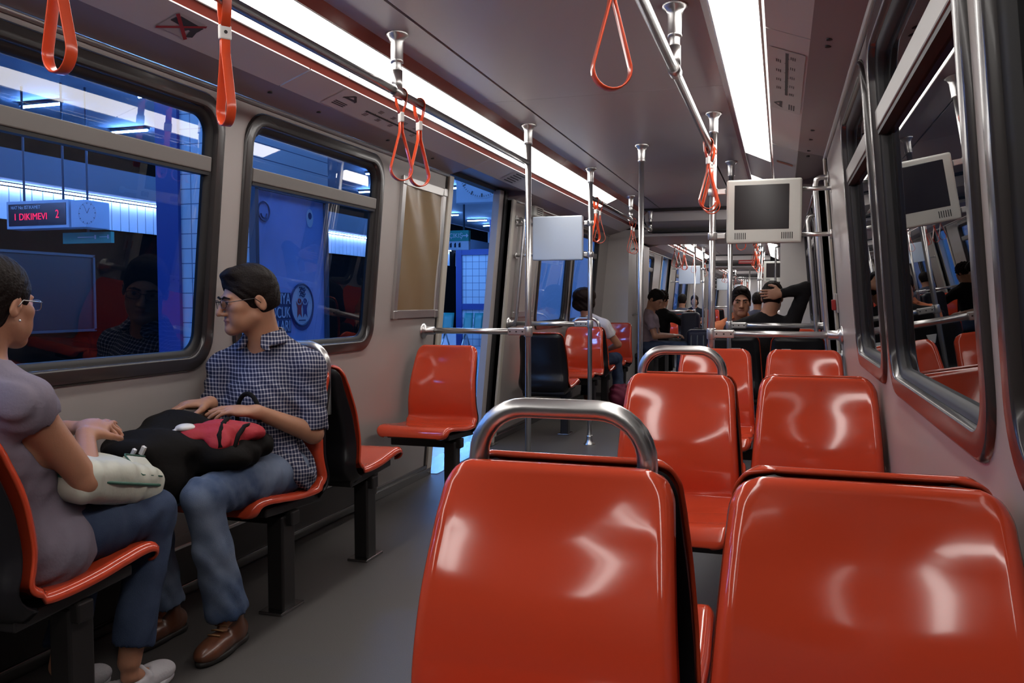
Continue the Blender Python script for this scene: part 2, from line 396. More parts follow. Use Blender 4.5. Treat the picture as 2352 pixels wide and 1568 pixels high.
# ------------------------------------------------------------------ poles, rails
def flange_prof(z0, h, r, top=True):
    pr = [(0.046, 0), (0.046, -0.008), (0.034, -0.016), (0.026, -0.035), (0.0245, -h+0.012), (0.026, -h), (r, -h)]
    return [(a, z0+b) if top else (a, z0-b) for a, b in pr]
def pole(x, y, z0, z1, label, base=True, group=None):
    root = empty('grab_pole', (x, y, z0)); tag(root, label, 'pole', group)
    mb = MB(); mb.tube([(x, y, z0), (x, y, z1)], 0.0185, 16); mb.build('tube', CHROME, root)
    mb = MB(); mb.lathe(flange_prof(z1, 0.115, 0.0185), (x, y, 0)); mb.build('ceiling_flange', CHROME, root)
    if base: mb = MB(); mb.lathe(flange_prof(z0, 0.075, 0.0185, False), (x, y, 0)); mb.build('floor_flange', CHROME, root)
    else:
        mb = MB(); mb.tube([(x, y, z0), (x, y, z0+.085)], .0225, 14); mb.tube([(x, y-.045, z0), (x, y+.045, z0)], 0.0235, 14); mb.build('clamp', CHROME, root)
    return root
XL, XR, RZ = -1.475, -0.38, 2.0
def rail(x, y0, y1, label, bent=None, group=None):
    root = empty('handrail', (x, (y0+y1)/2, RZ)); tag(root, label, 'handrail', group)
    mb = MB(); mb.tube([(x, y0, RZ), (x, y1, RZ)], 0.0175, 14); mb.build('tube', STEELD, root)
    return root
rail(XL, Y0+.02, 4.96, 'long overhead handrail under the left light strip, nearest length')
rail(XR, Y0+.02, 4.96, 'long overhead handrail right of the ceiling middle, nearest length')
rail(XL, 6.76, 10.0, 'overhead handrail on the left beyond the open doorway')
rail(XR, 6.76, 10.0, 'overhead handrail on the right behind the grey screen')
pole(XL, 3.135, RZ, 2.23, 'short steel hanger post above the two left grab straps', False)
pole(XR, 3.135, RZ, 2.23, 'short steel hanger post near the top middle, on the right handrail', False)
pole(XL, 1.25, RZ, 2.23, 'short steel hanger post nearest on the left handrail', False)
pole(XR, 1.25, RZ, 2.23, 'short steel hanger post nearest on the right handrail', False)
pole(XL, 4.98, 0, 2.23, 'tall steel pole at the near side of the open left doorway')
pole(XR, 4.98, 0, 2.23, 'tall steel pole left of the big grey screen')
pole(XL, 6.74, 0, 2.23, 'tall steel pole holding the blue-grey sheet panel')
pole(XR, 6.74, 0, 2.23, 'tall steel pole in front of the man in the orange shirt')
pole(CX, 5.85, 0, 2.23, 'tall steel pole alone in the middle of the aisle')
pole(XL, 8.64, RZ, 2.23, 'short steel hanger post above the far cluster of straps on the left', False)
pole(XR, 8.64, RZ, 2.23, 'short steel hanger post behind the big grey screen', False)
pole(XL, 10.0, RZ, 2.23, 'thin steel hanger post at the carriage end', False)
def barrier(side, y, z, px, label):
    """waist-high bar from wall flange to a pole"""
    xw = wx(side, z, 0.0); root = empty('partition_rail', (px, y, z)); tag(root, label, 'handrail')
    sg = 1 if xw > px else -1
    mb = MB(); mb.tube([(px+sg*.02, y, z), (xw-sg*.03, y, z)], 0.0185, 14); mb.build('tube', CHROME, root)
    mb = MB(); pr = [(0.05, 0), (0.05, .008), (0.036, .014), (0.026, .03), (.026, .075), (.0185, .078)]
    mb.lathe([(r, -sg*h) for r, h in pr], (xw, y, z), axis=0); mb.build('wall_flange', CHROME, root)
    mb = MB(); mb.box((px+sg*.07, y, z), (.115, .046, .046)); mb.tube([(px, y, z-.032), (px, y, z+.032)], .027, 16); mb.build('pole_clamp', ALU, root, bevel=.007)
    mb = MB()
    for k in range(3): mb.tube([(px+sg*(.03+.04*k), y-.026, z), (px+sg*(.03+.04*k), y-.02, z)], .005, 8)
    mb.build('bolt', DARKSEAM, root)
barrier(-1, 4.98, 0.98, XL, 'waist-high steel rail across the near left partition behind the lone orange seat')
barrier(1, 4.98, 0.98, XR, 'waist-high steel rail behind the third right seat row, nearer of two')
barrier(-1, 6.74, 0.98, XL, 'waist-high steel rail beyond the open left doorway')
barrier(1, 6.74, 0.98, XR, 'waist-high steel rail in front of the man in black, farther of two')
def wall_bar(side, y, z0, z1, label, off=.075):
    root = empty('wall_grab_bar', wp(side, y, z0, off)); tag(root, label, 'handle')
    mb = MB(); pth = [wp(side, y, z0, .0), wp(side, y, z0, off-.03), wp(side, y, z0+.012, off-.008), wp(side, y, z0+.04, off), wp(side, y, z1-.04, off), wp(side, y, z1-.012, off-.008), wp(side, y, z1, off-.03), wp(side, y, z1, 0)]
    mb.tube(pth, .0145, 12); mb.build('tube', CHROME, root)
    mb = MB()
    for z in (z0, z1): mb.tube([wp(side, y, z, 0), wp(side, y, z, .008)], .032, 14)
    mb.build('base_plate', CHROME, root)
wall_bar(1, 5.10, 0.86, 1.86, 'upright chrome grab bar on the near pillar of the closed right door')
wall_bar(1, 6.70, 0.90, 1.80, 'upright chrome grab bar on the far pillar of the closed right door')
wall_bar(-1, 6.72, 0.98, 1.84, 'upright chrome grab bar on the far pillar of the open left doorway')
# ------------------------------------------------------------------ straps
def strap_mesh(tw=0.0):
    W = 0.026; top = []
    n = 20
    # triangle round the rail (XZ plane), rail centre at origin
    for k in range(13):
        a = math.radians(-20+220*k/12); top.append((0.024*math.cos(a), 0, 0.024*math.sin(a)))
    top = [(0.004, 0, -0.085), (0.019, 0, -0.04)]+top+[(-0.019, 0, -0.04), (-0.004, 0, -0.085)]
    loop = [(0.0035, 0, -0.100), (0.006, 0, -0.15)]
    R = .045; cz = -0.300
    for k in range(15):
        a = math.radians(12-204*k/14); loop.append((R*math.cos(a), 0, cz+R*math.sin(a)))
    loop += [(-0.006, 0, -0.15), (-0.0035, 0, -0.100)]
    return top, loop
def make_strap(x, y, label, rot=0.0, group=None, L=1.0, rx=0.0):
    root = empty('grab_strap', (x, y, RZ)); tag(root, label, 'strap', group); top, loop = strap_mesh()
    mb = MB(); mb.ribbon(top, (0, 1, 0), .026, .0035); mb.build('rail_loop', STRAPM, root).location = (0, 0, 0)
    mb = MB(); mb.ribbon([(a, b, -0.09+(c+0.09)*L) for a, b, c in loop], (0, 1, 0), .026, .0045); o = mb.build('hand_loop', STRAPM, root); o.location = (0, 0, 0)
    mb = MB(); mb.box((0, 0, -0.092), (.017, .034, .040)); c = mb.build('clip', WHITEP, root, bevel=.004); c.location = (0, 0, 0); c['label'] = 'white buckle'
    mb = MB(); mb.tube([(.0082, 0, -.092), (.0096, 0, -.092)], .005, 10); d = mb.build('rivet', DARKSEAM, c); d.location = (0, 0, 0)
    root.rotation_euler = (rx, 0, rot); return root
make_strap(XL, 1.46, 'orange grab strap at the top left corner, its buckle out of frame', -0.25)
make_strap(XL, 2.03, 'orange grab strap hanging over the gap between the two left windows', -0.62)
make_strap(XL, 3.17, 'left one of two orange grab straps just past the short hanger post', 0.78)
make_strap(XL, 3.35, 'right one of two orange grab straps above the framed brown poster', 0.90)
make_strap(XR, 1.955, 'orange grab strap hanging alone from the right handrail at the top middle', 0.48)
make_strap(XR, 4.62, 'front orange grab strap of the bunch beside the big grey screen', 0.42)
make_strap(XR, 4.78, 'middle orange grab strap of the bunch beside the big grey screen', -0.35)
make_strap(XR, 4.90, 'rear orange grab strap of the bunch beside the big grey screen', 0.1)
make_strap(XL, 6.95, 'orange grab strap just left of the pole that holds the blue-grey panel', 1.0)
make_strap(XL, 7.12, 'orange grab strap just right of the pole that holds the blue-grey panel', 0.18)
make_strap(XL, 8.70, 'left orange strap of the crossed pair at the far hanger post', 0.2)
make_strap(XL, 8.85, 'right orange strap of the crossed pair at the far hanger post', 0.05)
make_strap(XR, 8.5, 'orange grab strap showing under the big grey screen', 0.3)
# ------------------------------------------------------------------ screens
def tv(y, x0, x1, z0, z1, label, back=False, side=1):
    root = empty('screen_monitor', ((x0+x1)/2, y, z0)); tag(root, label, 'screen')
    w_, h_ = x1-x0, z1-z0; cx = (x0+x1)/2
    mb = MB(); mb.box((cx, y, (z0+z1)/2), (w_, .05, h_)); mb.build('case', TVG if not back else PANELB, root, bevel=.010)
    if not back:
        mb = MB(); mb.box((cx-.012, y-.0225, z0+h_*.565), (w_*.73, .008, h_*.70)); mb.build('display', SCREEN, root, bevel=.003)
        for s in (-1, 1):
            mb = MB()
            for k in range(6): mb.box((cx+s*w_*.31+(k-2.5)*.011, y-.0245, z0+h_*.115), (.0045, .005, .036))
            mb.build('speaker_grille', DARKSEAM, root)
    px = XR if side > 0 else XL
    wxx = wx(side, (z0+z1)/2, .0)
    for z in (z0+.045, z1-.06):
        mb = MB(); a = x0 if side > 0 else x1
        mb.box(((px+a)/2, y+.01, z), (abs(a-px)-.01, .03, .034)); mb.tube([(px, y, z-.022), (px, y, z+.022)], .027, 14); mb.build('clamp', ALU if not back else CHROME, root, bevel=.005)
        b = x1 if side > 0 else x0
        mb = MB(); mb.tube([(b, y+.01, z), (wxx, y+.01, z)], .012, 10); mb.tube([(wxx-side*.012, y+.01, z), (wxx, y+.01, z)], .026, 12); mb.build('wall_arm', CHROME, root)
    return root
tv(4.98, -.303, .100, 1.490, 1.845, 'big grey framed screen, switched off, hanging over the right seats')
tv(6.74, -1.955, -1.535, 1.497, 1.855, 'blank blue-grey back of a screen beyond the open left doorway', True, -1)
# ------------------------------------------------------------------ framed posters, stickers, hatch
def ad_frame(side, y0, y1, z0, z1, label):
    root = empty('framed_poster', wp(side, (y0+y1)/2, z0)); tag(root, label, 'poster')
    mb = MB(); ring(mb, side, [([(y0, z0), (y1, z0), (y1, z1), (y0, z1)], 0.0), ([(y0, z0), (y1, z0), (y1, z1), (y0, z1)], 0.018),
        ([(y0+.045, z0+.045), (y1-.045, z0+.045), (y1-.045, z1-.045), (y0+.045, z1-.045)], 0.018), ([(y0+.05, z0+.05), (y1-.05, z0+.05), (y1-.05, z1-.05), (y0+.05, z1-.05)], 0.004)])
    mb.build('frame', ALU, root, smooth=False)
    mb = MB(); n = 18; vs = []; fs = []
    for i in range(n+1):
        for j in range(n+1):
            y = y0+.048+(y1-y0-.096)*i/n; z = z0+.048+(z1-z0-.096)*j/n
            vs.append(wp(side, y, z, .010+.008*math.sin(i*.55+j*.42)*(.25+.75*(j/n)**1.5)))
    for i in range(n):
        for j in range(n): fs.append((i*(n+1)+j, (i+1)*(n+1)+j, (i+1)*(n+1)+j+1, i*(n+1)+j+1))
    mb.add(vs, fs, True); mb.build('sheet', POSTER if y0 < 6 else WALL, root)
    mb = MB()
    for y in (y0+.02, y1-.02):
        for z in (z0+.02, z1-.02): mb.box(wp(side, y, z, .018), (.012, .05, .05))
    mb.build('corner_cap', CHROME, root, bevel=.004)
ad_frame(-1, 4.49, 5.145, 1.065, 1.885, 'silver framed empty brown poster beside the open doorway')
ad_frame(-1, 6.80, 7.40, 1.03, 1.86, 'silver framed pale poster on the wall beyond the open doorway')
def cove_pt(side, t, y, off=0.002):
    """t 0..1 from the low edge (u 1.003) to the high edge (u .861) of the upper cove panel"""
    u = 1.003+(0.861-1.003)*t; z = 2.027+(2.080-2.027)*t
    n = Vector((-side*.35, 0, -.937)); p = Vector((CX+side*u, y, z)); return p+n*off
def cove_quad(mb, side, t0, t1, y0, y1, off=.002, sk=0.0):
    mb.add([cove_pt(side, t0, y0, off), cove_pt(side, t0, y1, off), cove_pt(side, t1, y1+sk, off), cove_pt(side, t1, y0+sk, off)], [(0, 1, 2, 3)])
INK = mat('ink_dark', (0.04, 0.035, 0.035), .5, var=0); INKR = mat('ink_red', (0.40, 0.02, 0.02), .5, var=0)
STK = mat('sticker_pale', (0.52, 0.47, 0.45), .3, var=.02)
def cove_lines(mb, side, pts, wd, off):
    for (ta, ya), (tb, yb) in pts:
        a, b = cove_pt(side, ta, ya, off), cove_pt(side, tb, yb, off); d = (b-a).normalized(); n = Vector((-side*.35, 0, -.937)); s = d.cross(n)*wd/2
        mb.add([a-s, b-s, b+s, a+s], [(0, 1, 2, 3)])
root = empty('warning_sticker', cove_pt(-1, .5, 2.33)); tag(root, 'square sticker with a red cross over a black pistol, top left cove', 'sticker')
mb = MB(); cove_quad(mb, -1, .22, .84, 2.26, 2.39, .0022); mb.build('paper', STK, root)
mb = MB(); cove_lines(mb, -1, [((.62, 2.27), (.55, 2.40)), ((.70, 2.28), (.64, 2.40))], .022, .0030); cove_lines(mb, -1, [((.60, 2.38), (.30, 2.40)), ((.56, 2.33), (.45, 2.36))], .026, .003); mb.build('pistol_mark', INK, root)
mb = MB(); cove_lines(mb, -1, [((.2, 2.26), (.8, 2.40)), ((.8, 2.26), (.2, 2.40))], .012, .0038); mb.build('red_cross', INKR, root)
def route_map(side, y0, y1, label):
    root = empty('route_map', cove_pt(side, .5, (y0+y1)/2)); tag(root, label, 'sticker'); fl_ = (lambda y: y) if side < 0 else (lambda y: y0+y1-y)
    mb = MB(); cove_quad(mb, side, .06, .94, y0, y1, .0022); mb.build('paper', COVE if side < 0 else STK, root)
    L = y1-y0; mb = MB(); T = (lambda t: t)
    cove_lines(mb, side, [((.5, fl_(y0+.32*L)), (.5, fl_(y0+.97*L)))], .011, .003)
    rnd = random.Random(3)
    for k in range(9):
        y = y0+(.34+.07*k)*L
        cove_lines(mb, side, [((.5, fl_(y)), (.56 if k % 2 else .44, fl_(y)))], .006, .003)
        tt = .66 if k % 2 else .3
        for j in range(3): cove_lines(mb, side, [((tt+j*.05, fl_(y+rnd.uniform(-.01, .0))), (tt+j*.05, fl_(y+.035)))], .0035, .003)
    for k in range(3): cove_lines(mb, side, [((.26+k*.07, fl_(y0+.05*L)), (.26+k*.07, fl_(y0+.16*L)))], .006, .003)
    cove_lines(mb, side, [((.62, fl_(y0+.06*L)), (.84, fl_(y0+.12*L))), ((.84, fl_(y0+.12*L)), (.62, fl_(y0+.18*L))), ((.66, fl_(y0+.07*L)), (.66, fl_(y0+.17*L)))], .012, .003)
    mb.build('print', INK, root)
route_map(-1, 3.30, 4.25, 'route line diagram with station ticks on the left cove above the second window')
route_map(1, 3.2, 4.2, 'pale route line diagram on the right cove under the light strip')
root = empty('ceiling_hatch', cove_pt(-1, .5, 5.9)); tag(root, 'small square grille hatch in the cove above the open doorway', 'hatch')
mb = MB(); cove_quad(mb, -1, .12, .92, 5.74, 6.06, .003); mb.build('plate', CEIL, root)
mb = MB(); cove_lines(mb, -1, [((.2+.16*k, 5.80), (.2+.16*k, 6.0)) for k in range(5)], .010, .0045); mb.build('slots', DARKSEAM, root)
mb = MB(); cove_quad(mb, 1, .15, .85, 5.75, 5.83, .002); tag(mb.build('small_label', mat('orange_label', (.45, .14, .08), .4, var=.03)), 'small orange label on the right cove above the screen', 'sticker')
# dark fixing screws on the coves
for side in (-1, 1):
    mb = MB()
    for y in ((3.02, 3.4, 4.1, 4.7) if side < 0 else (2.96, 3.04, 4.5, 4.75, 5.1, 5.3)):
        u = 1.06; z = 2.027-(u-1.003)/(1.165-1.003)*(.042); mb.tube([(CX+side*u, y, z-.004), (CX+side*u, y, z+.004)], .010, 10)
    trim(mb, DARKSEAM, 'dark recessed fixings in the cove')

# ------------------------------------------------------------------ seats
PROF = [(0.000, .900), (0.004, .892), (0.010, .865), (0.022, .82), (0.037, .78), (0.055, .74), (0.070, .70), (0.080, .66), (0.0885, .60), (0.090, .555), (0.083, .515), (0.075, .486), (0.078, .464),
        (0.098, .444), (0.135, .433), (0.185, .431), (0.25, .434), (0.33, .442), (0.40, .452), (0.46, .462), (0.505, .464), (0.530, .456), (0.543, .438), (0.547, .416)]
def spline(P, m):
    P = [np.array(p, float) for p in P]; d = [0]
    for a, b in zip(P[:-1], P[1:]): d.append(d[-1]+np.linalg.norm(b-a))
    t = np.linspace(0, d[-1], m); out = []
    for q in t:
        i = min(max(np.searchsorted(d, q)-1, 0), len(P)-2); u = (q-d[i])/(d[i+1]-d[i])
        p0, p1, p2, p3 = P[max(i-1, 0)], P[i], P[i+1], P[min(i+2, len(P)-1)]
        out.append(0.5*((2*p1)+(-p0+p2)*u+(2*p0-5*p1+4*p2-p3)*u*u+(-p0+3*p1-3*p2+p3)*u**3))
    return np.array(out), t
def halfw(z, u):
    if u < .2: # back
        t = (.90-z)/.45
        return .186+.034*max(0, min(1, t))**0.9
    return .220-.012*max(0, (u-.3)/.3)
def seat_shell_mesh(black=False):
    pr, arc = spline(PROF, 84); n = len(pr); L = arc[-1]
    # extra rows near the top for the rounded corners
    q = np.concatenate([np.linspace(0, .06, 12)[:-1], np.linspace(.06, L-.02, 60), np.linspace(L-.02, L, 5)[1:]])
    if black: q = np.concatenate([np.linspace(0, .06, 12)[:-1], np.linspace(.06, .50, 30)])
    px = np.interp(q, arc, pr[:, 0]); pz = np.interp(q, arc, pr[:, 1])
    tx = np.gradient(px, q); tz = np.gradient(pz, q); ln = np.hypot(tx, tz); tx /= ln; tz /= ln
    nx, nz = -(-tz)*1.0, -tx       # front normal of the profile: rotate tangent
    nx, nz = -tz, tx               # tangent goes down (0,-1): front (+u) = (-tz, tx)
    vcol = np.array([-1, -.985, -.965, -.94, -.90, -.84, -.75, -.6, -.4, -.2, 0, .2, .4, .6, .75, .84, .90, .94, .965, .985, 1])
    r = .055; vs = []; nv = len(vcol)
    for i, s in enumerate(q):
        w_ = halfw(pz[i], px[i]); d = s
        if d < r: w_ = w_-r+math.sqrt(max(0, r*r-(r-d)**2))
        df = L-s
        if not black and df < .04: w_ = w_-.04+math.sqrt(max(0, .04**2-(.04-df)**2))
        back = px[i] < .12 and pz[i] > .43
        for v in vcol:
            x = v*w_
            e = min(w_*(1-abs(v)), d*1.0)
            rim = 0.0
            if e < .013: rim = -.022*(1-e/.013)**2
            wing = .025*v*v*min(1, d/.10) if back else .010*v*v*min(1, df/.2)
            scoop = 0
            if back and not black: scoop = -.006*math.exp(-((s-.15)/.08)**2)*(1-v*v)
            o = wing+rim+scoop
            if black: o = -.026-.030*min(1, e/.03)*min(1, .25+d/.25)+.012*v*v
            vs.append((x, -(px[i]+nx[i]*o), pz[i]+nz[i]*o))
    fs = [(i*nv+j, i*nv+j+1, (i+1)*nv+j+1, (i+1)*nv+j) for i in range(len(q)-1) for j in range(nv-1)]
    return vs, fs
def make_seat(sx):
    """seat facing -Y with its top edge at the origin's Y; sx=+1/-1 side of the leg"""
    root = empty('passenger_seat')
    vs, fs = seat_shell_mesh(); mb = MB(); mb.add(vs, fs, True); o = mb.build('seat_shell', ORANGE, root); o['label'] = 'glossy orange moulded shell'
    so = o.modifiers.new('thick', 'SOLIDIFY'); so.thickness = .007; so.offset = 1
    # black back: closed box following the back of the shell
    vs, fs = seat_shell_mesh(True); n = len(vs)//21; V = [Vector(v) for v in vs]
    mb = MB(); ring_ = []
    rear = []
    for i in range(n):
        for j in range(21):
            p = V[i*21+j].copy(); rear.append(Vector((p.x*.985, min(p.y+.008, .060) if p.z < .5 else p.y+.006, p.z-.008)))
    mb.add([tuple(p) for p in rear], fs, True)
    o = mb.build('back_cover', BLACKP, root); o['label'] = 'black plastic back cover'
    so = o.modifiers.new('thick', 'SOLIDIFY'); so.thickness = .012; so.offset = 0
    mb = MB(); mb.hexa([(x, y, z) for x in (-.19, .19) for y, zz in ((-.45, 0), (-.06, 1)) for z in ((.392, .425) if zz == 0 else (.368, .402))]); mb.build('under_frame', BLACKM, root, bevel=.006)
    mb = MB(); mb.box((-sx*.02, -.27, .352), (.44, .055, .055)); mb.build('cross_beam', BLACKM, root, bevel=.006)
    return root
def seat_leg(root, sx):
    mb = MB(); mb.box((sx*.140, -.28, .185), (.070, .085, .36)); o = mb.build('leg', BLACKM, root, bevel=.008); o.location = (0, 0, 0)
    mb = MB(); mb.box((sx*.140, -.28, .006), (.10, .16, .012)); p = mb.build('foot_plate', STEELD, o, bevel=.003); p.location = (0, 0, 0)
SEATS = {}
def seat(x, y, face, label, leg=0, group=None, handle=False):
    key = leg*face
    if key not in SEATS:
        r = make_seat(key if key else 1)
        if key: seat_leg(r, key)
        SEATS[key] = r; first = True
    else: first = False
    o = SEATS[key] if first else copy_tree(SEATS[key])
    o.location = (x, y, 0); o.rotation_euler = (0, 0, 0 if face > 0 else math.pi)
    tag(o, label, 'seat', group)
    return o
# face +1 = towards the camera (-Y); -1 = away
RA, RW, LX = -0.352, 0.123, -1.935
def handle(root_seat, x, y, w=.148, zt=.985, label=None):
    """steel grab hoop on top of a back-to-back pair; child of the seat it is bolted to"""
    r = .085; pts = [(x-w, y, .70), (x-w, y, zt-r)]
    for k in range(1, 9):
        a = math.radians(180-90*k/8); pts.append((x-w+r+r*math.cos(a), y, zt-r+r*math.sin(a)))
    for k in range(0, 9):
        a = math.radians(90-90*k/8); pts.append((x+w-r+r*math.cos(a), y, zt-r+r*math.sin(a)))
    pts += [(x+w, y, .70)]
    mb = MB(); mb.tube(pts, .0175, 16); o = mb.build('grab_hoop', CHROME, None); o.parent = root_seat
    o.matrix_parent_inverse = (Matrix.Translation(root_seat.location) @ Matrix.Rotation(root_seat.rotation_euler[2], 4, 'Z')).inverted()
    o['label'] = 'brushed steel grab hoop'
s = seat(RA, 1.350, 1, 'large orange seat with steel hoop filling the bottom middle, facing the camera', -1); handle(s, RA-.004, 1.400)
seat(RW, 1.345, 1, 'large orange seat at the bottom right corner, facing the camera')
seat(RA, 1.452, -1, 'seat turned away behind the bottom middle orange seat, only its top edge showing', -1)
seat(RW, 1.448, -1, 'seat turned away behind the bottom right orange seat, only its top edge showing')
s = seat(RA, 3.165, 1, 'orange aisle seat of the second right row, with steel hoop', -1); handle(s, RA, 3.215)
seat(RW, 3.165, 1, 'orange window seat of the second right row, beside the tunnel window')
seat(RA, 3.267, -1, 'aisle seat turned away, back to back with the second right row', -1)
seat(RW, 3.267, -1, 'window seat turned away, back to back with the second right row')
seat(RA, 4.93, 1, 'orange aisle seat of the third right row, in front of the waist-high rails', -1)
seat(RW, 4.93, 1, 'orange window seat of the third right row, in front of the waist-high rails')
seat(RA, 6.86, -1, 'black-backed seat turned away under the back of the man in black, aisle side', -1)
seat(RW, 6.86, -1, 'black-backed seat turned away under the back of the man in black, wall side')
seat(RA, 8.55, 1, 'orange seat under the man in the orange shirt', -1)
seat(RW, 8.55, 1, 'orange seat glimpsed beyond the right rails, under the raised black elbow')
seat(LX, 1.490, -1, 'orange-edged seat under the woman in the lilac top, cut by the left frame edge', 1)
s = seat(LX, 3.045, 1, 'orange seat under the man in the checked shirt', 1); handle(s, LX, 3.10, w=.15)
seat(LX, 3.165, -1, 'empty seat turned away, black back against the back of the man in the checked shirt', 1)
seat(LX, 4.80, 1, 'empty orange seat facing the camera beside the open doorway', 1)
seat(LX, 6.93, -1, 'empty seat with a broad black back just beyond the open doorway', 1)
s = seat(LX, 8.58, 1, 'empty orange seat facing the camera in front of the woman in white', 1); handle(s, LX, 8.63, w=.14)
seat(LX, 8.68, -1, 'black-backed seat under the woman in white', 1)
seat(LX, 10.32, 1, 'empty orange seat facing the camera past the arm of the woman in white', 1)
# ------------------------------------------------------------------ carriage end, gangway, following carriages
PORT = mat('portal_laminate', (0.62, 0.58, 0.56), 0.4, var=.03)
def portal(y, y2, k):
    nm = ('first', 'second', 'third', 'fourth')[k]
    mb = MB()
    for s in (-1, 1):
        poly = [(CX+s*1.335, 0), (CX+s*1.156, 1.985), (CX+s*.62, 2.26), (CX+s*.62, 1.99), (CX+s*.90, 1.93), (CX+s*.92, 0)]
        mb.prism(poly, y, 1, y+.05); mb.prism(poly, y2-.05, 1, y2)
        mb.prism([(CX+s*.92, 0), (CX+s*.90, 1.93), (CX+s*.93, 1.95), (CX+s*.97, 0)], y+.05, 1, y2-.05)
    struct(mb.build('wall_end_%s' % nm, PORT), 'pale grey bulkhead and gangway sides at the end of the %s carriage' % nm)
    mb = MB()
    mb.prism([(y-.30, 2.12), (y+.04, 2.03), (y+.04, 2.24), (y-.30, 2.24)], CX-.66, 0, CX+.66)
    mb.prism([(y+.02, 1.965), (y2, 1.965), (y2, 2.0), (y+.02, 2.0)], CX-.92, 0, CX+.92)
    trim(mb, COVE, 'stepped header over the gangway of the %s carriage' % nm)
    mb = MB(); mb.box((CX, y-.05, 2.016), (1.3, .12, .018)); mb.box((CX, y-.62, 2.222), (1.22, .20, .02)); trim(mb, DARKSEAM, 'dark slots of the gangway header, %s carriage' % nm)
    for s in (-1, 1):
        root = empty('gangway_grab_bar', (CX+s*.87, y+.35, 1.0)); tag(root, 'slim chrome hand bar on the %s gangway wall after the %s carriage' % ('left' if s < 0 else 'right', nm), 'handle')
        mb = MB(); x = CX+s*.91; xi = CX+s*.85
        mb.tube([(x, y+.35, .98), (xi, y+.35, 1.0), (xi, y+.35, 1.04), (xi, y+.35, 1.78), (xi, y+.35, 1.82), (x, y+.35, 1.84)], .012, 10); mb.build('tube', CHROME, root)
portal(10.6, 12.3, 0)
ORD = ('first', 'second', 'third', 'fourth')
def carriage(k):
    o = MOD*k; ya, yb = 1.9+o, 10.6+o; nm = ORD[k]
    hl = [(a+.04+o, b-.04+o, WZ0+.04, WZ1-.04) for a, b in ((3.0, 4.27), (7.5, 8.7), (8.8, 10.05))]+[(DOOR[0]+o, DOOR[1]+o, 0, Z_WALL)]
    wall_with_holes('wall_left_%s' % nm, -1, ya, yb, hl, WALL, 'left wall of the %s carriage' % nm)
    wall_with_holes('wall_right_%s' % nm, 1, ya, yb, hl, WALL, 'right wall of the %s carriage' % nm)
    for a, b in ((3.0, 4.27), (7.5, 8.7), (8.8, 10.05)):
        window(-1, a+o, b+o, GLASS, label='left window of the %s carriage' % nm); window(1, a+o, b+o, GLASSD, label='right window of the %s carriage' % nm)
    struct(shell_top(ya, yb, None, False).build('ceiling_%s' % nm, CEIL), 'ceiling of the %s carriage' % nm)
    red_and_strip(-1, ya, yb, ya+.35, yb-.5, 'white light strip on the left of the %s carriage' % nm, [ya+1.6, ya+2.85, ya+4.1, ya+5.3, ya+6.5])
    red_and_strip(1, ya, yb, ya+.35, yb-.5, 'white light strip on the right of the %s carriage' % nm, [ya+1.6, ya+2.85, ya+4.1, ya+5.3, ya+6.5])
    d1 = door_surround(-1, 'l', o, close=(k > 1)); d1['label'] = 'left doorway of the %s carriage' % nm
    d2 = door_surround(1, 'r', o, close=True); d2['label'] = 'right door of the %s carriage' % nm
    for x, sd in ((XL, 'left'), (XR, 'right')):
        rail(x, ya-.2, 4.96+o, 'front overhead handrail on the %s of the %s carriage' % (sd, nm)); rail(x, 6.76+o, 10+o, 'rear overhead handrail on the %s of the %s carriage' % (sd, nm))
        pole(x, 3.135+o, RZ, 2.23, 'first hanger post on the %s of the %s carriage' % (sd, nm), False)
        pole(x, 4.98+o, 0, 2.23, 'tall pole before the %s door of the %s carriage' % (sd, nm)); pole(x, 6.74+o, 0, 2.23, 'tall pole after the %s door of the %s carriage' % (sd, nm))
        pole(x, 8.64+o, RZ, 2.23, 'last hanger post on the %s of the %s carriage' % (sd, nm), False)
        for j, y in enumerate((2.0, 2.5, 3.17, 3.35, 4.78, 7.1, 8.7) if k < 2 else (2.5, 3.3, 8.7)):
            make_strap(x, y+o, '%s orange strap on the %s rail of the %s carriage' % (('first', 'second', 'third', 'fourth', 'fifth', 'sixth', 'seventh')[j], sd, nm), random.uniform(-.5, .5))
    pole(CX, 5.85+o, 0, 2.23, 'tall pole in the middle of the aisle of the %s carriage' % nm)
    barrier(-1, 4.98+o, .98, XL, 'waist-high rail before the left door of the %s carriage' % nm); barrier(1, 4.98+o, .98, XR, 'waist-high rail before the right door of the %s carriage' % nm)
    tv(4.98+o, -.303, .100, 1.490, 1.845, 'grey framed screen on the right of the %s carriage' % nm)
    tv(6.74+o, -1.955, -1.535, 1.497, 1.855, 'blank back of a screen on the left of the %s carriage' % nm, True, -1)
    if k < 3:
        for (x, y, f, t) in ((LX, 3.12, 1, 'left seat facing the camera'), (LX, 3.24, -1, 'left seat turned away'), (LX, 4.8, 1, 'left seat beside the doorway'), (LX, 6.93, -1, 'left seat turned away past the doorway'),
            (RA, 3.165, 1, 'right aisle seat facing the camera'), (RW, 3.165, 1, 'right window seat facing the camera'), (RA, 3.267, -1, 'right aisle seat turned away'), (RA, 4.93, 1, 'right aisle seat before the door'), (RW, 4.93, 1, 'right window seat before the door')):
            seat(x, y+o, f, '%s in the %s carriage' % (t, nm), 1 if x == LX else (-1 if x == RA else 0))
    if k < 3: portal(10.6+o, 12.3+o, k)
carriage(1); carriage(2); carriage(3)
mb = MB(); mb.prism([(wx(-1, 0), 0), (wx(1, 0), 0), (wx(1, 2), 2.0), (CX+.64, 2.25), (CX-.64, 2.25), (wx(-1, 2), 2.0)], 10.6+3*MOD, 1, 10.7+3*MOD)
struct(mb.build('wall_front', PORT), 'far end wall of the train')
mb = MB()
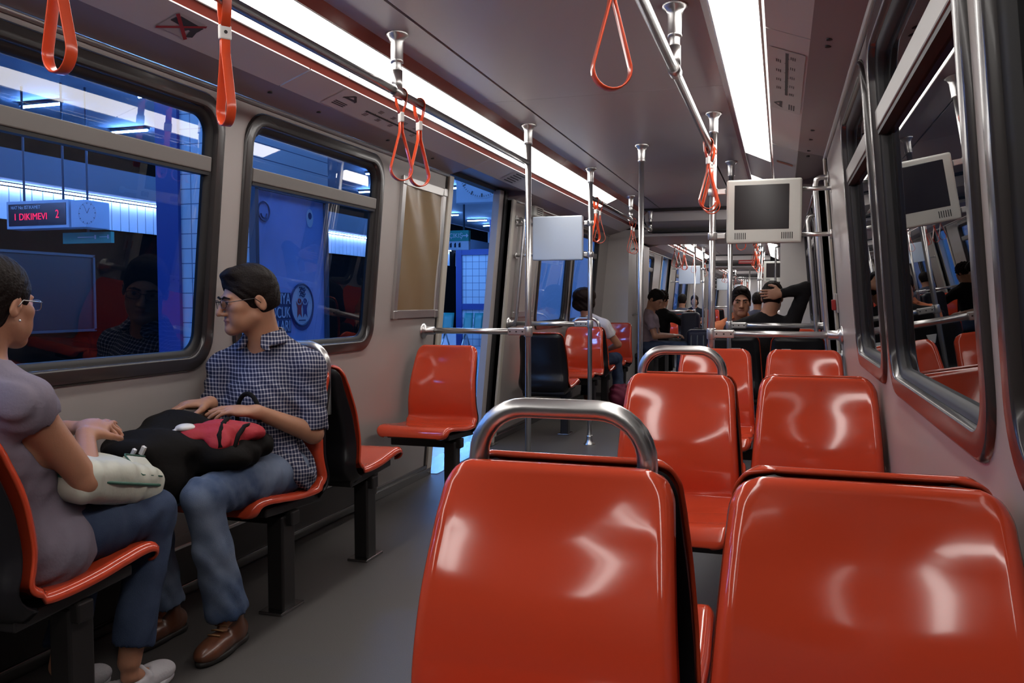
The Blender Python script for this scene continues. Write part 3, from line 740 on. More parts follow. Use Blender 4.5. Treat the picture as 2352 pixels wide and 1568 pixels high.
for k in range(4):
    for (a, b) in ((10.6+MOD*k, 12.3+MOD*k),):
        if k < 3: mb.prism([(CX-.95, 2.05), (CX+.95, 2.05), (CX+.95, 2.2), (CX-.95, 2.2)], a-.02, 1, b+.02); 
        if k < 3:
            for s in (-1, 1): mb.prism([(CX+s*1.0, 0), (CX+s*1.0, 2.1), (CX+s*1.3, 2.1), (CX+s*1.3, 0)], a+.05, 1, b-.05)
trim(mb, GASKET, 'dark gangway bellows around the joints')

# ------------------------------------------------------------------ station outside the left windows
ST_CEIL = mat('station_ceiling', (0.30, 0.34, 0.42), .7, var=.12, vscale=.25)
ST_DARK = mat('station_dark_wall', (0.0012, 0.0010, 0.0010), .8, var=.3, vscale=1.5, spec=.03)
ST_BEAM = mat('station_beam', (0.05, 0.065, 0.10), .7, var=.05)
ST_FLOOR = mat('station_floor', (0.34, 0.38, 0.46), .22, var=.08, vscale=2)
ST_EDGE = mat('platform_edge', (0.28, 0.34, 0.45), .5, var=.06)
def tilemat(name, col, grout, s):
    m = bpy.data.materials.new(name); m.use_nodes = True; nt = m.node_tree; b = nt.nodes['Principled BSDF']
    tc = nt.nodes.new('ShaderNodeTexCoord'); mp = nt.nodes.new('ShaderNodeMapping'); mp.inputs['Rotation'].default_value = (math.radians(90), 0, 0)
    br = nt.nodes.new('ShaderNodeTexBrick'); br.offset = 0; br.inputs['Scale'].default_value = 1.0
    br.inputs['Brick Width'].default_value = s; br.inputs['Row Height'].default_value = s; br.inputs['Mortar Size'].default_value = .006
    br.inputs['Color1'].default_value = (*col, 1); br.inputs['Color2'].default_value = (col[0]*.93, col[1]*.93, col[2]*.94, 1); br.inputs['Mortar'].default_value = (*grout, 1)
    nt.links.new(tc.outputs['Object'], mp.inputs[0]); nt.links.new(mp.outputs[0], br.inputs[0]); nt.links.new(br.outputs[0], b.inputs['Base Color']); b.inputs['Roughness'].default_value = .25
    return m
TILE = tilemat('station_tile', (0.52, 0.56, 0.62), (0.12, 0.15, 0.22), .18)
ST_NAVY = mat('station_navy', (0.03, 0.05, 0.22), .35, var=.04)
COVEP = mat('station_cove_panel', (0.60, 0.62, 0.66), .5, var=.10, vscale=1.2)
LAMP = emat('station_tube', (0.15, 0.40, 1.0), 290.0)
COVEL = emat('station_cove_tube', (0.25, 0.42, 1.0), 90.0)
SY0, SY1 = -6.0, 46.0
mb = MB(); mb.box(((-2.45-11.25)/2, 0.5*(SY0+SY1), -.06), (11.25-2.45, SY1-SY0, .12)); struct(mb.build('floor_platform', ST_FLOOR), 'shiny station platform floor')
mb = MB(); mb.box((-11.45, 0.5*(SY0+SY1), -.05), (.4, SY1-SY0, .14)); trim(mb, ST_EDGE, 'pale far edge of the station platform')
mb = MB(); mb.box((-14, 0.5*(SY0+SY1), -1.1), (5, SY1-SY0, .1)); struct(mb.build('ground_track', ST_DARK), 'dark track bed')
mb = MB(); mb.box((-16.1, 0.5*(SY0+SY1), 2.3), (.2, SY1-SY0, 7)); struct(mb.build('wall_station', ST_DARK), 'dark wall across the far track')
mb = MB(); mb.box(((-2.2-16)/2, 0.5*(SY0+SY1), 5.15), (14.2, SY1-SY0, .2)); struct(mb.build('ceiling_station', ST_CEIL), 'station ceiling')
mb = MB(); mb.box((-9, SY1, 2.3), (14.4, .2, 7)); struct(mb.build('wall_station_end', ST_CEIL), 'far end wall of the station')
mb = MB(); mb.box((-9, SY0, 2.3), (14.4, .2, 7)); struct(mb.build('wall_station_near', ST_BEAM), 'near end wall of the station')
mb = MB(); mb.box((-15.6, 0.5*(SY0+SY1), 4.02), (.5, SY1-SY0, .62)); trim(mb, ST_BEAM, 'dark beam over the lit cove')
# lit cove panels on the far wall
cy = 4.2; i = 0
while cy < 44:
    Lc = (5.4, 3.1, 5.6, 5.2)[i % 4]
    root = empty('wall_light_panel', (-15.95, cy+Lc/2, 2.95)); tag(root, 'glowing pale wall panel across the far track, number %d from the left' % (i+1) if False else 'pale wall panel lit from above across the far track', 'light', 'lit wall panels across the far track')
    mb = MB(); n = int(Lc/.28)
    for j in range(n): mb.box((-15.95, cy+(j+.5)*Lc/n, 3.27), (.05, Lc/n-.03, .70))
    mb.build('ribbed_panel', COVEP, root)
    mb = MB(); mb.tube([(-15.84, cy+.05, 3.66), (-15.84, cy+Lc-.05, 3.66)], .022, 8); mb.build('tube', COVEL, root)
    cy += Lc+(.12 if i % 3 else .9); i += 1
# billboards on the dark far wall
BB = mat('unlit_billboard', (0.007, 0.008, 0.013), .4, var=.1, vscale=1)
for (y, wd, lb) in ((14.0, 5.2, 'big unlit billboard on the dark far wall, behind the woman'), (23.0, 4.2, 'unlit billboard on the dark far wall, seen through the second window')):
    root = empty('billboard', (-15.97, y, .6)); tag(root, lb, 'billboard')
    mb = MB(); mb.box((-15.96, y, 1.35), (.06, wd, 1.7)); mb.build('board', BB, root)
    mb = MB()
    for z in (.46, 2.24): mb.box((-15.93, y, z), (.06, wd+.12, .06))
    for s in (-1, 1): mb.box((-15.93, y+s*(wd/2+.03), 1.35), (.06, .06, 1.8))
    mb.build('frame', mat('billboard_frame', (.05, .055, .07), .5, var=.05), root)
# station tube lamps
def lamp(x, y, z=4.98, L=.95, lab=''):
    root = empty('station_lamp', (x, y, z)); tag(root, lab, 'lamp', 'fluorescent tubes on the station ceiling')
    mb = MB(); mb.box((x, y, z+.03), (L+.06, .10, .05)); mb.build('housing', ST_BEAM, root)
    mb = MB(); mb.tube([(x-L/2, y, z-.01), (x+L/2, y, z-.01)], .028, 8); mb.build('tube', LAMP, root)
for x in (-5.0, -8.2, -11.2, -14.0):
    for y in (-3.4, .6, 4.6, 8.6, 13.2, 15.8, 18.4, 23.2, 27, 31, 35.5, 38.2, 41):
        lamp(x+.3*math.sin(y), y, lab='white fluorescent tube on the blue station ceiling')
# kiosk block with poster (second window) and tiled block (doorway)
def block(x0, x1, y0, y1, h, label, bands=(), nw=.32):
    root = empty('tiled_column', ((x0+x1)/2, (y0+y1)/2, 0)); tag(root, label, 'column')
    mb = MB(); mb.box(((x0+x1)/2, (y0+y1)/2, h/2), (x1-x0, y1-y0, h)); mb.build('tiled_core', TILE, root)
    mb = MB()
    for x in (x0, ): mb.box((x, y0, h/2), (nw, .10, h+.002))
    mb.build('navy_corner', ST_NAVY, root)
    if bands:
        mb = MB()
        for z0, z1 in bands: mb.box(((x0+x1)/2, y0-.01, (z0+z1)/2), (x1-x0+.02, .06, z1-z0))
        mb.build('navy_band', ST_NAVY, root)
    return root
block(-7.15, -6.0, 8.7, 10.5, 5.05, 'pale tiled column with a dark blue edge behind the two left windows')
block(-7.92, -7.05, 20.5, 24, 2.48, 'pale tiled block with dark blue bands seen through the doorway', ((.935, 1.09), (2.335, 2.482)), .16)
mb = MB(); mb.box((-6.93, 20.36, 1.6), (.17, .2, 3.2)); o = mb.build('station_post', ST_NAVY); tag(o, 'narrow dark blue post at the right edge of the doorway view', 'post')
# poster on the kiosk, facing the train
PB = mat('poster_blue', (0.36, 0.45, 0.85), .25, var=.25, vscale=1.3); PBD = mat('poster_dark_blue', (0.03, 0.05, 0.16), .4, var=.05); PBL = mat('poster_pale', (0.62, 0.68, 0.80), .4, var=.03)
PRED = mat('poster_red', (0.45, 0.03, 0.05), .4, var=.03); PNAVY = mat('poster_navy', (0.05, 0.04, 0.22), .4, var=.03)
root = empty('poster_board', (-5.97, 9.5, .5)); tag(root, 'tall blue poster with white capitals and a round emblem, behind the man', 'poster')
mb = MB(); mb.box((-5.96, 9.48, 1.54), (.05, 1.60, 2.0)); mb.build('sheet', PB, root)
mb = MB(); mb.box((-5.94, 9.48, 2.53), (.09, 1.68, .09)); mb.box((-5.94, 9.48, .53), (.09, 1.68, .07))
for y in (8.67, 10.29): mb.box((-5.94, y, 1.53), (.09, .07, 2.06))
mb.build('frame', ST_BEAM, root)
RP = frameR((0, 1, 0), (0, 0, 1))
def disc(name, m, y, z, r, x, rz=None):
    mb = MB(); n = 40; mb.add([(x, y+r*math.cos(2*math.pi*k/n), z+(rz or r)*math.sin(2*math.pi*k/n)) for k in range(n)], [tuple(range(n))]); return mb.build(name, m, root, recalc=False)
def ringd(name, m, y, z, r, x, wd):
    mb = MB(); mb.tube([(x, y+r*math.cos(2*math.pi*k/40), z+r*math.sin(2*math.pi*k/40)) for k in range(40)], wd, 6, closed=True); return mb.build(name, m, root)
for (t, z) in (('DÜNYA', 1.185), ('ÇOCUK', 1.015), ('OYUNLARI', .845)):
    mb = MB(); wd = .58 if t != 'OYUNLARI' else .80; mb.box((-5.928, 9.415-wd/2, z), (.006, wd, .165)); mb.build('caption_patch', PBD, root)
    text_mesh('caption', t, PBL, root, (-5.922, 9.40, z), RP, .195, .002, 'RIGHT', .76)
EY, EZ = 9.68, 1.115
disc('emblem_shade', PNAVY, EY+.005, EZ-.05, .285, -5.929); disc('emblem_disc', PBL, EY, EZ, .262, -5.926); ringd('emblem_ring', PBD, EY, EZ, .268, -5.925, .014)
mb = MB()
for j in range(5): mb.tube([(-5.922, EY-.06+.12*k/8+.02*(j % 2), EZ+.115+.026*j+.012*math.sin(k*.8)) for k in range(9)], .0085, 5)
mb.build('emblem_globe', PBD, root)
for (m, s) in ((PRED, -1), (PNAVY, 1)):
    mb = MB(); y = EY+s*.068; x = -5.921; H = [(-.055, -.15), (-.012, -.10), (.012, -.10), (.055, -.15), (.042, -.03), (.085, .075), (.035, .02), (-.035, .02), (-.085, .075), (-.042, -.03)]
    mb.add([(x, y+h0, EZ-.02+h1) for h0, h1 in H], [tuple(range(10))]); mb.tube([(x, y+.028*math.cos(k*.63), EZ+.05+.028*math.sin(k*.63)) for k in range(10)], .008, 5, closed=True); mb.build('emblem_figure', m, root)
mb = MB(); mb.box((-5.923, EY, EZ-.20), (.004, .16, .014)); mb.build('emblem_line', PBD, root)
ringd('round_stamp', PBD, 8.86, 2.24, .115, -5.928, .009)
mb = MB(); mb.tube([(-5.928, 8.86+.06*math.cos(math.radians(a)), 2.22+.06*math.sin(math.radians(a))) for a in range(190, 360, 15)], .008, 5); mb.build('stamp_mark', PBD, root)
disc('small_emblem', PBL, 9.90, 2.25, .085, -5.928, .12); disc('small_emblem_core', PBD, 9.90, 2.28, .045, -5.926)
# LED destination sign with clock, green exit signs
LEDR = emat('led_red', (1.0, 0.03, 0.16), 1.3); SIGNB = mat('sign_black', (0.012, 0.014, 0.03), .2, var=0); SIGNF = mat('sign_frame', (0.45, 0.50, 0.62), .4, var=.02); TXTW = mat('sign_text_white', (0.62, 0.64, 0.70), .5, var=0)
CLKF = mat('clock_face', (0.40, 0.45, 0.56), .35, var=.02); GREEN = mat('sign_green', (0.02, 0.28, 0.23), .35, var=.02)
RF = frameR((1, 0, 0), (0, 0, 1))
root = empty('destination_sign', (-12.720, 12.1, 2.9)); tag(root, 'hanging station sign with red LED letters, through the first window', 'sign')
dR = Matrix.Rotation(math.radians(4), 3, 'Z')
mb = MB(); mb.box((-12.750, 12.2, 2.71), (1.42, .34, .50)); mb.build('case', SIGNF, root, bevel=.01)
mb = MB(); mb.box((-12.750, 12.025, 2.71), (1.30, .012, .39)); mb.build('display', SIGNB, root)
text_mesh('small_heading', 'HAT No: ISTIKAMET', TXTW, root, (-13.340, 12.015, 2.84), RF, .085, .002, 'LEFT', .9)
text_mesh('led_text', '1 DIKIMEVI', LEDR, root, (-13.280, 12.012, 2.67), RF, .17, .002, 'LEFT', .95)
text_mesh('led_minutes', '2', LEDR, root, (-12.280, 12.012, 2.70), RF, .21, .002, 'CENTER', .8)
mb = MB(); mb.tube([(-13.220, 12.2, 2.95), (-13.220, 12.2, 5.05)], .02, 8); mb.tube([(-12.320, 12.2, 2.95), (-12.320, 12.2, 5.05)], .02, 8); mb.build('hanger', ST_BEAM, root)
def clock(root, c, R, r, quarter=False):
    n = 40; mb = MB(); X = R.col[0]; Yv = R.col[1]; Z = R.col[2]; c = Vector(c)
    mb.add([c+X*(r*1.06*math.cos(2*math.pi*k/n))+Yv*(r*1.06*math.sin(2*math.pi*k/n)) for k in range(n)], [tuple(range(n))]); mb.build('clock_face', CLKF, root, recalc=False)
    mb = MB()
    for k in range(60):
        a = 2*math.pi*k/60; L = .16 if k % 5 == 0 else .07; wd = r*(.035 if k % 5 == 0 else .012); d = X*math.cos(a)+Yv*math.sin(a); t = Yv*math.cos(a)-X*math.sin(a); q = c+Z*.004
        mb.add([q+d*r-t*wd, q+d*r+t*wd, q+d*r*(1-L)+t*wd, q+d*r*(1-L)-t*wd], [(0, 1, 2, 3)])
    for a, L, wd in ((math.radians(60), .55, .03), (math.radians(115), .8, .02)):
        d = X*math.cos(a)+Yv*math.sin(a); t = Yv*math.cos(a)-X*math.sin(a); q = c+Z*.006
        mb.add([q-t*wd*r, q+t*wd*r, q+d*r*L+t*wd*r, q+d*r*L-t*wd*r], [(0, 1, 2, 3)])
    mb.build('clock_marks', SIGNB, root)
root = empty('station_clock', (-11.820, 12.55, 2.9)); tag(root, 'square station clock beside the red LED sign', 'clock')
mb = MB(); mb.box((-11.840, 12.32, 2.70), (.34, .55, .48)); mb.build('case', SIGNF, root, bevel=.01)
clock(root, (-11.640, 12.04, 2.70), frameR((1, 0, 0), (0, 0, 1)), .19)
root = empty('exit_sign', (-11.920, 12.9, 2.35)); tag(root, 'green arrow sign under the red LED sign', 'sign')
mb = MB(); mb.box((-12.170, 12.6, 2.32), (1.1, .08, .20)); mb.build('board', GREEN, root)
mb = MB(); mb.box((-12.170, 12.555, 2.33), (.4, .006, .012)); mb.box((-11.770, 12.555, 2.33), (.2, .006, .012)); mb.box((-11.970, 12.555, 2.33), (.03, .006, .07)); mb.box((-11.680, 12.555, 2.33), (.03, .006, .07)); mb.build('arrow', TXTW, root)
mb = MB(); mb.tube([(-12.170, 12.6, 2.42), (-12.170, 12.6, 5.05)], .02, 8); mb.build('hanger', ST_BEAM, root)
# doorway: exit sign, big clock, benches
root = empty('exit_sign', (-5.365, 12.8, 2.2)); tag(root, 'green exit sign with white lower strip, through the open doorway', 'sign')
mb = MB(); mb.box((-5.345, 12.8, 2.205), (1.15, .09, .17)); mb.build('green_board', GREEN, root)
mb = MB(); mb.box((-5.345, 12.8, 2.05), (1.15, .09, .135)); mb.build('white_board', mat('sign_white', (.55, .6, .7), .4, var=.02), root)
text_mesh('exit_word', 'ÇIKIŞ', TXTW, root, (-4.985, 12.752, 2.205), RF, .105, .002, 'CENTER', .9)
mb = MB(); mb.box((-4.835, 12.752, 2.205), (.07, .006, .016)); mb.add([(-4.810, 12.75, 2.24), (-4.770, 12.75, 2.205), (-4.810, 12.75, 2.17)], [(0, 1, 2)]); mb.build('arrow', TXTW, root)
for k in range(5):
    mb = MB(); mb.box((-5.225+k*.075, 12.752, 2.05), (.030, .006, .06)); mb.box((-5.225+k*.075+.004, 12.752, 2.085), (.018, .006, .02)); mb.build('pictogram', SIGNB, root)
mb = MB()
for x in (-5.765, -4.865): mb.tube([(x, 12.8, 2.2), (x, 12.8, 5.05)], .018, 8)
mb.build('hanger', ST_BEAM, root)
root = empty('station_clock', (-3.65, 10.3, 2.8)); tag(root, 'large round clock face cut by the top of the doorway', 'clock')
mb = MB(); mb.box((-3.70, 10.45, 2.80), (.72, .12, .74)); mb.build('case', CLKF, root, bevel=.01)
clock(root, (-3.70, 10.385, 2.80), frameR((1, 0, 0), (0, 0, 1)), .30)
mb = MB(); mb.tube([(-3.70, 10.45, 3.1), (-3.70, 10.45, 5.05)], .025, 8); mb.build('hanger', ST_BEAM, root)
TEAL = mat('teal_seat', (0.03, 0.20, 0.19), .25, var=.06)
for bi, (x0, n, pt, lb) in enumerate(((-8.30, 2, .34, 'left bench of green station chairs seen through the doorway'), (-7.42, 3, .27, 'right bench of green station chairs seen through the doorway'))):
    root = empty('station_bench', (x0+.5, 19.6, 0)); tag(root, lb, 'bench')
    for k in range(n):
        x = x0+pt*k; mb = MB()
        prf = [(-.02, .86), (.02, .70), (.06, .52), (.10, .44), (.22, .42), (.42, .43)]
        vs = []; fs = []
        for (u, z) in prf:
            for q in (-1, -.5, 0, .5, 1): vs.append((x+pt*.42*q, 19.85-u-.02*(1-q*q), z))
        for i in range(5):
            for j in range(4): fs.append((i*5+j, i*5+j+1, (i+1)*5+j+1, (i+1)*5+j))
        mb.add(vs, fs, True); o = mb.build('chair_shell', TEAL, root); sm = o.modifiers.new('t', 'SOLIDIFY'); sm.thickness = .02
    mb = MB(); mb.box((x0+pt*(n-1)/2, 19.62, .385), (pt*n, .06, .05)); mb.build('beam', ALU, root)
    for x in (x0, x0+pt*(n-1)):
        mb = MB(); mb.tube([(x, 19.62, .38), (x, 19.30, .015)], .022, 8); mb.tube([(x, 19.62, .38), (x, 19.9, .015)], .022, 8); mb.build('leg', ALU, root)
# ------------------------------------------------------------------ tunnel on the right
mb = MB(); mb.box((1.6, 20, 1.5), (.1, 60, 6)); struct(mb.build('wall_tunnel', mat('tunnel_wall', (.0012, .0011, .0011), .9, var=.3, vscale=1, spec=.03)), 'black tunnel wall beyond the right windows')
# ------------------------------------------------------------------ people: implicit bodies turned into one smooth surface each
V3 = lambda *a: np.array(a, dtype=np.float64)
class Field:
    def __init__(s, lo, hi, h):
        s.lo = np.array(lo, float); s.h = h; s.n = np.ceil((np.array(hi, float)-s.lo)/h).astype(int)+1
        s.v = np.full(tuple(s.n), 1.0, dtype=np.float32)
    def sl(s, a, b):
        i0 = np.maximum(np.floor((np.array(a)-s.lo)/s.h).astype(int), 0); i1 = np.minimum(np.ceil((np.array(b)-s.lo)/s.h).astype(int)+1, s.n)
        if np.any(i1 <= i0): return None
        g = [(s.lo[k]+s.h*np.arange(i0[k], i1[k])).astype(np.float32) for k in range(3)]
        return (slice(i0[0], i1[0]), slice(i0[1], i1[1]), slice(i0[2], i1[2])), g[0][:, None, None], g[1][None, :, None], g[2][None, None, :]
    def comb(s, q, d, k, sub):
        a = s.v[q]
        if sub: a = -a
        if k > 0:
            hh = np.maximum(k-np.abs(a-d), 0)/k; r = np.minimum(a, d)-hh*hh*k*0.25
        else: r = np.minimum(a, d)
        s.v[q] = -r if sub else r
    def cone(s, a, b, ra, rb, k=.012, flat=None, sub=False):
        a = np.array(a, float); b = np.array(b, float); R = max(ra, rb)+k+3*s.h
        q = s.sl(np.minimum(a, b)-R, np.maximum(a, b)+R)
        if q is None: return
        q, x, y, z = q; ab = b-a; L = max(float(ab@ab), 1e-9)
        px, py, pz = x-a[0], y-a[1], z-a[2]
        t = np.clip((px*ab[0]+py*ab[1]+pz*ab[2])/L, 0, 1)
        dx, dy, dz = px-t*ab[0], py-t*ab[1], pz-t*ab[2]
        if flat is not None:
            n, f = np.array(flat[0], float), flat[1]; n = n/np.linalg.norm(n); e = (dx*n[0]+dy*n[1]+dz*n[2])*(f-1)
            dx, dy, dz = dx+e*n[0], dy+e*n[1], dz+e*n[2]
        s.comb(q, np.sqrt(dx*dx+dy*dy+dz*dz)-(ra+(rb-ra)*t), k, sub)
    def ell(s, c, r, R=None, k=.012, sub=False):
        c = np.array(c, float); r = np.array(r, float); m = r.max()+k+3*s.h
        q = s.sl(c-m, c+m)
        if q is None: return
        q, x, y, z = q; px, py, pz = x-c[0], y-c[1], z-c[2]
        if R is not None:
            R = np.array(R, float)     # columns = local axes
            px, py, pz = (px*R[0, i]+py*R[1, i]+pz*R[2, i] for i in range(3))
        k0 = np.sqrt((px/r[0])**2+(py/r[1])**2+(pz/r[2])**2); k1 = np.sqrt((px/r[0]**2)**2+(py/r[1]**2)**2+(pz/r[2]**2)**2)+1e-9
        s.comb(q, k0*(k0-1)/k1, k, sub)
    def box(s, c, hd, r, R=None, k=.01, sub=False):
        c = np.array(c, float); hd = np.array(hd, float); m = np.linalg.norm(hd)+r+k+3*s.h
        q = s.sl(c-m, c+m)
        if q is None: return
        q, x, y, z = q; px, py, pz = x-c[0], y-c[1], z-c[2]
        if R is not None:
            R = np.array(R, float); px, py, pz = (px*R[0, i]+py*R[1, i]+pz*R[2, i] for i in range(3))
        qx, qy, qz = np.abs(px)-hd[0], np.abs(py)-hd[1], np.abs(pz)-hd[2]
        d = np.sqrt(np.maximum(qx, 0)**2+np.maximum(qy, 0)**2+np.maximum(qz, 0)**2)+np.minimum(np.maximum(np.maximum(qx, qy), qz), 0)-r
        s.comb(q, d, k, sub)
    def half(s, p, n, k=.004):
        """cut away everything on the +n side of the plane"""
        n = np.array(n, float); n = n/np.linalg.norm(n); p = np.array(p, float)
        x, y, z = [(s.lo[k_]+s.h*np.arange(s.n[k_])).astype(np.float32) for k_ in range(3)]
        d = -((x[:, None, None]-p[0])*n[0]+(y[None, :, None]-p[1])*n[1]+(z[None, None, :]-p[2])*n[2])
        s.comb((slice(None),)*3, d.astype(np.float32), k, True)
    def wrinkle(s, amp, fr, seed=0, axis=None):
        x, y, z = [(s.lo[k_]+s.h*np.arange(s.n[k_])).astype(np.float32) for k_ in range(3)]
        x, y, z = x[:, None, None], y[None, :, None], z[None, None, :]
        a = np.sin(fr*(x*.8+z*1.1+.25*np.sin(9*y+seed))+1.7*np.sin(fr*.37*(y+z)+seed))*np.sin(fr*.6*(y*1.2-x*.5)+seed*2.1+1.2*np.sin(fr*.3*z))
        s.v += (amp*a).astype(np.float32)
    def mesh(s):
        v = s.v; sg = v < 0; n = v.shape
        c = np.zeros((n[0]-1, n[1]-1, n[2]-1), np.int8)
        for i in (0, 1):
            for j in (0, 1):
                for k in (0, 1): c += sg[i:n[0]-1+i, j:n[1]-1+j, k:n[2]-1+k]
        cell = np.argwhere((c > 0) & (c < 8)); del c
        if len(cell) == 0: return np.zeros((0, 3)), []
        idx = np.full((n[0]-1, n[1]-1, n[2]-1), -1, np.int32); idx[cell[:, 0], cell[:, 1], cell[:, 2]] = np.arange(len(cell))
        acc = np.zeros((len(cell), 3)); cnt = np.zeros(len(cell))
        cor = [(i, j, k) for i in (0, 1) for j in (0, 1) for k in (0, 1)]
        val = {q: v[cell[:, 0]+q[0], cell[:, 1]+q[1], cell[:, 2]+q[2]].astype(np.float64) for q in cor}
        for q in cor:
            for ax_ in range(3):
                if q[ax_] == 0:
                    p = list(q); p[ax_] = 1; p = tuple(p); a, b = val[q], val[p]; m = (a < 0) != (b < 0)
                    t = np.where(m, a/np.where(m, a-b, 1), 0)
                    for d in range(3): acc[:, d] += np.where(m, q[d]+(t if d == ax_ else 0), 0)
                    cnt += m
        P = s.lo+s.h*(cell+acc/cnt[:, None]); F = []
        for ax_ in range(3):
            u, w_ = (ax_+1) % 3, (ax_+2) % 3
            a = [slice(0, n[d]) for d in range(3)]; b = list(a); a[ax_] = slice(0, n[ax_]-1); b[ax_] = slice(1, n[ax_])
            e = np.argwhere(sg[tuple(a)] != sg[tuple(b)])
            e = e[(e[:, u] > 0) & (e[:, w_] > 0) & (e[:, u] < n[u]-1) & (e[:, w_] < n[w_]-1)]
            flip = sg[e[:, 0], e[:, 1], e[:, 2]]
            def g(du, dw):
                q = e.copy(); q[:, u] += du; q[:, w_] += dw; return idx[q[:, 0], q[:, 1], q[:, 2]]
            Q = np.stack([g(-1, -1), g(0, -1), g(0, 0), g(-1, 0)], 1); Q[~flip] = Q[~flip][:, ::-1]; F.append(Q)
        return P, np.concatenate(F)
def field_obj(F, name, mats, parent=None, smooth_it=2, matfn=None, origin=None):
    P, Q = F.mesh(); o_ = np.array(origin if origin is not None else (0, 0, 0), float)
    # light Laplacian smoothing
    for _ in range(smooth_it):
        acc = np.zeros_like(P); cnt = np.zeros(len(P))
        for i in range(4):
            a, b = Q[:, i], Q[:, (i+1) % 4]
            for d in range(3): acc[:, d] += np.bincount(a, P[b, d], len(P))+np.bincount(b, P[a, d], len(P))
            cnt += np.bincount(a, minlength=len(P))+np.bincount(b, minlength=len(P))
        P = P*.5+.5*acc/np.maximum(cnt, 1)[:, None]
    me = bpy.data.meshes.new(name); L = P-o_
    me.vertices.add(len(L)); me.vertices.foreach_set('co', L.astype(np.float32).ravel())
    me.loops.add(4*len(Q)); me.loops.foreach_set('vertex_index', Q.astype(np.int32).ravel())
    me.polygons.add(len(Q)); me.polygons.foreach_set('loop_start', np.arange(0, 4*len(Q), 4, dtype=np.int32))
    mats = mats if isinstance(mats, (list, tuple)) else [mats]
    for m in mats: me.materials.append(m)
    me.update(calc_edges=True); me.validate()
    me.polygons.foreach_set('use_smooth', np.ones(len(me.polygons), bool))
    if matfn is not None and len(me.polygons) == len(Q):
        ctr = P[Q].mean(1); me.polygons.foreach_set('material_index', matfn(ctr).astype(np.int32))
    o = bpy.data.objects.new(name, me); COL.objects.link(o); o.location = Vector(o_)
    if parent is not None: o.parent = parent; o.location = Vector(o_)-parent_loc(parent)
    return o
def skinmat(name, col):
    m = mat(name, col, 0.48, var=.07, vscale=30, bump=.04, bscale=220, spec=.35)
    b = m.node_tree.nodes['Principled BSDF']; b.inputs['Subsurface Weight'].default_value = .12; b.inputs['Subsurface Radius'].default_value = (.010, .004, .002)
    return m
def nrm(v): v = np.array(v, float); return v/np.linalg.norm(v)
def basis(f, up_=(0, 0, 1), roll=0):
    f = nrm(f); r = nrm(np.cross(f, up_)); u = np.cross(r, f); return np.stack([r, f, u], 1)      # columns right, forward, up
EYEW = mat('eye_white', (.62, .58, .54), .25, var=.02); IRIS = mat('eye_iris', (.035, .018, .010), .15, var=.05)
def head(F, c, B, s=1.0, fem=False, neck_to=None, fine=True):
    G = lambda p: np.array(c)+B@(np.array(p, float)*s)
    rr = lambda r: np.array(r)*s
    F.ell(G((0, -.016, .030)), rr((.073, .094, .086)), B, k=.02)
    F.ell(G((0, .030, -.035)), rr((.059, .058, .080)), B, k=.03)
    j = .046 if not fem else .042
    for q in (-1, 1):
        F.cone(G((q*j, .000, -.062)), G((q*.014, .072, -.100)), .020*s, .017*s, k=.03)
        F.ell(G((q*.043, .056, -.022)), rr((.022, .024, .020)), B, k=.022)
        F.ell(G((q*.036, .060, -.062)), rr((.020, .022, .026)), B, k=.02)
        F.ell(G((q*.029, .080, .018)), rr((.021, .011, .0075)), B, k=.018)
    F.ell(G((0, .078, -.098)), rr((.019, .016, .016)), B, k=.018)
    if fine:
        for q in (-1, 1): F.ell(G((q*.032, .104, -.001)), rr((.020, .020, .012)), B, k=.014, sub=True)
        for q in (-1, 1): F.ell(G((q*.032, .074, .000)), rr((.017, .016, .013)), B, k=.004)
        for q in (-1, 1): F.ell(G((q*.032, .0905, -.0005)), rr((.0125, .006, .0034)), B, k=.003, sub=True)
    F.cone(G((0, .086, .010)), G((0, .112 if not fem else .106, -.036)), .0085*s, .0115*s, k=.012)
    for q in (-1, 1): F.ell(G((q*.0125, .096, -.041)), rr((.0085, .012, .008)), B, k=.006)
    F.ell(G((0, .0855, -.064)), rr((.023, .012, .0075)), B, k=.007); F.ell(G((0, .083, -.077)), rr((.019, .012, .0085)), B, k=.007)
    if fine: F.ell(G((0, .100, -.0705)), rr((.022, .010, .0022)), B, k=.003, sub=True)
    for q in (-1, 1):
        E = B@np.array([[1, 0, 0], [0, .94, -.34], [0, .34, .94]]).T
        F.ell(G((q*.077, -.022, -.012)), rr((.0095, .019, .032)), E, k=.008)
        if fine: F.ell(G((q*.087, -.018, -.010)), rr((.007, .011, .020)), E, k=.006, sub=True); F.ell(G((q*.082, -.011, -.014)), rr((.004, .005, .008)), E, k=.004)
    if neck_to is not None:
        w_ = .058 if not fem else .047
        F.cone(G((0, -.032, -.055)), neck_to, w_*s, (w_+.006)*s, k=.025)
    return G
def eyes(parent, G, B, s=1.0):
    for q in (-1, 1):
        c = G((q*.032, .0758, -.0003)); r = .0128*s; mb = MB(); n, m = 14, 10; f = B[:, 1]
        R = frameR(B[:, 0], B[:, 2]); prof = [(r*math.sin(math.pi*i/m), -r*math.cos(math.pi*i/m)) for i in range(m+1)]
        L = MB(); L.lathe([(max(a, 1e-5), b) for a, b in prof], (0, 0, 0), 2, n)
        fw = nrm(f+B[:, 0]*0.0); Rz = frameR(np.cross(B[:, 2], fw), B[:, 2])
        z = Vector(fw); x = Vector(B[:, 0]); y = z.cross(x); Rm = Matrix((x, y, z)).transposed()
        o = L.build('eye', [EYEW, IRIS], parent); o.data.transform(Rm.to_4x4()); o.location = Vector(c)-parent_loc(parent)
        for p in o.data.polygons: p.material_index = 1 if p.center.normalized().dot(z) > .88 else 0
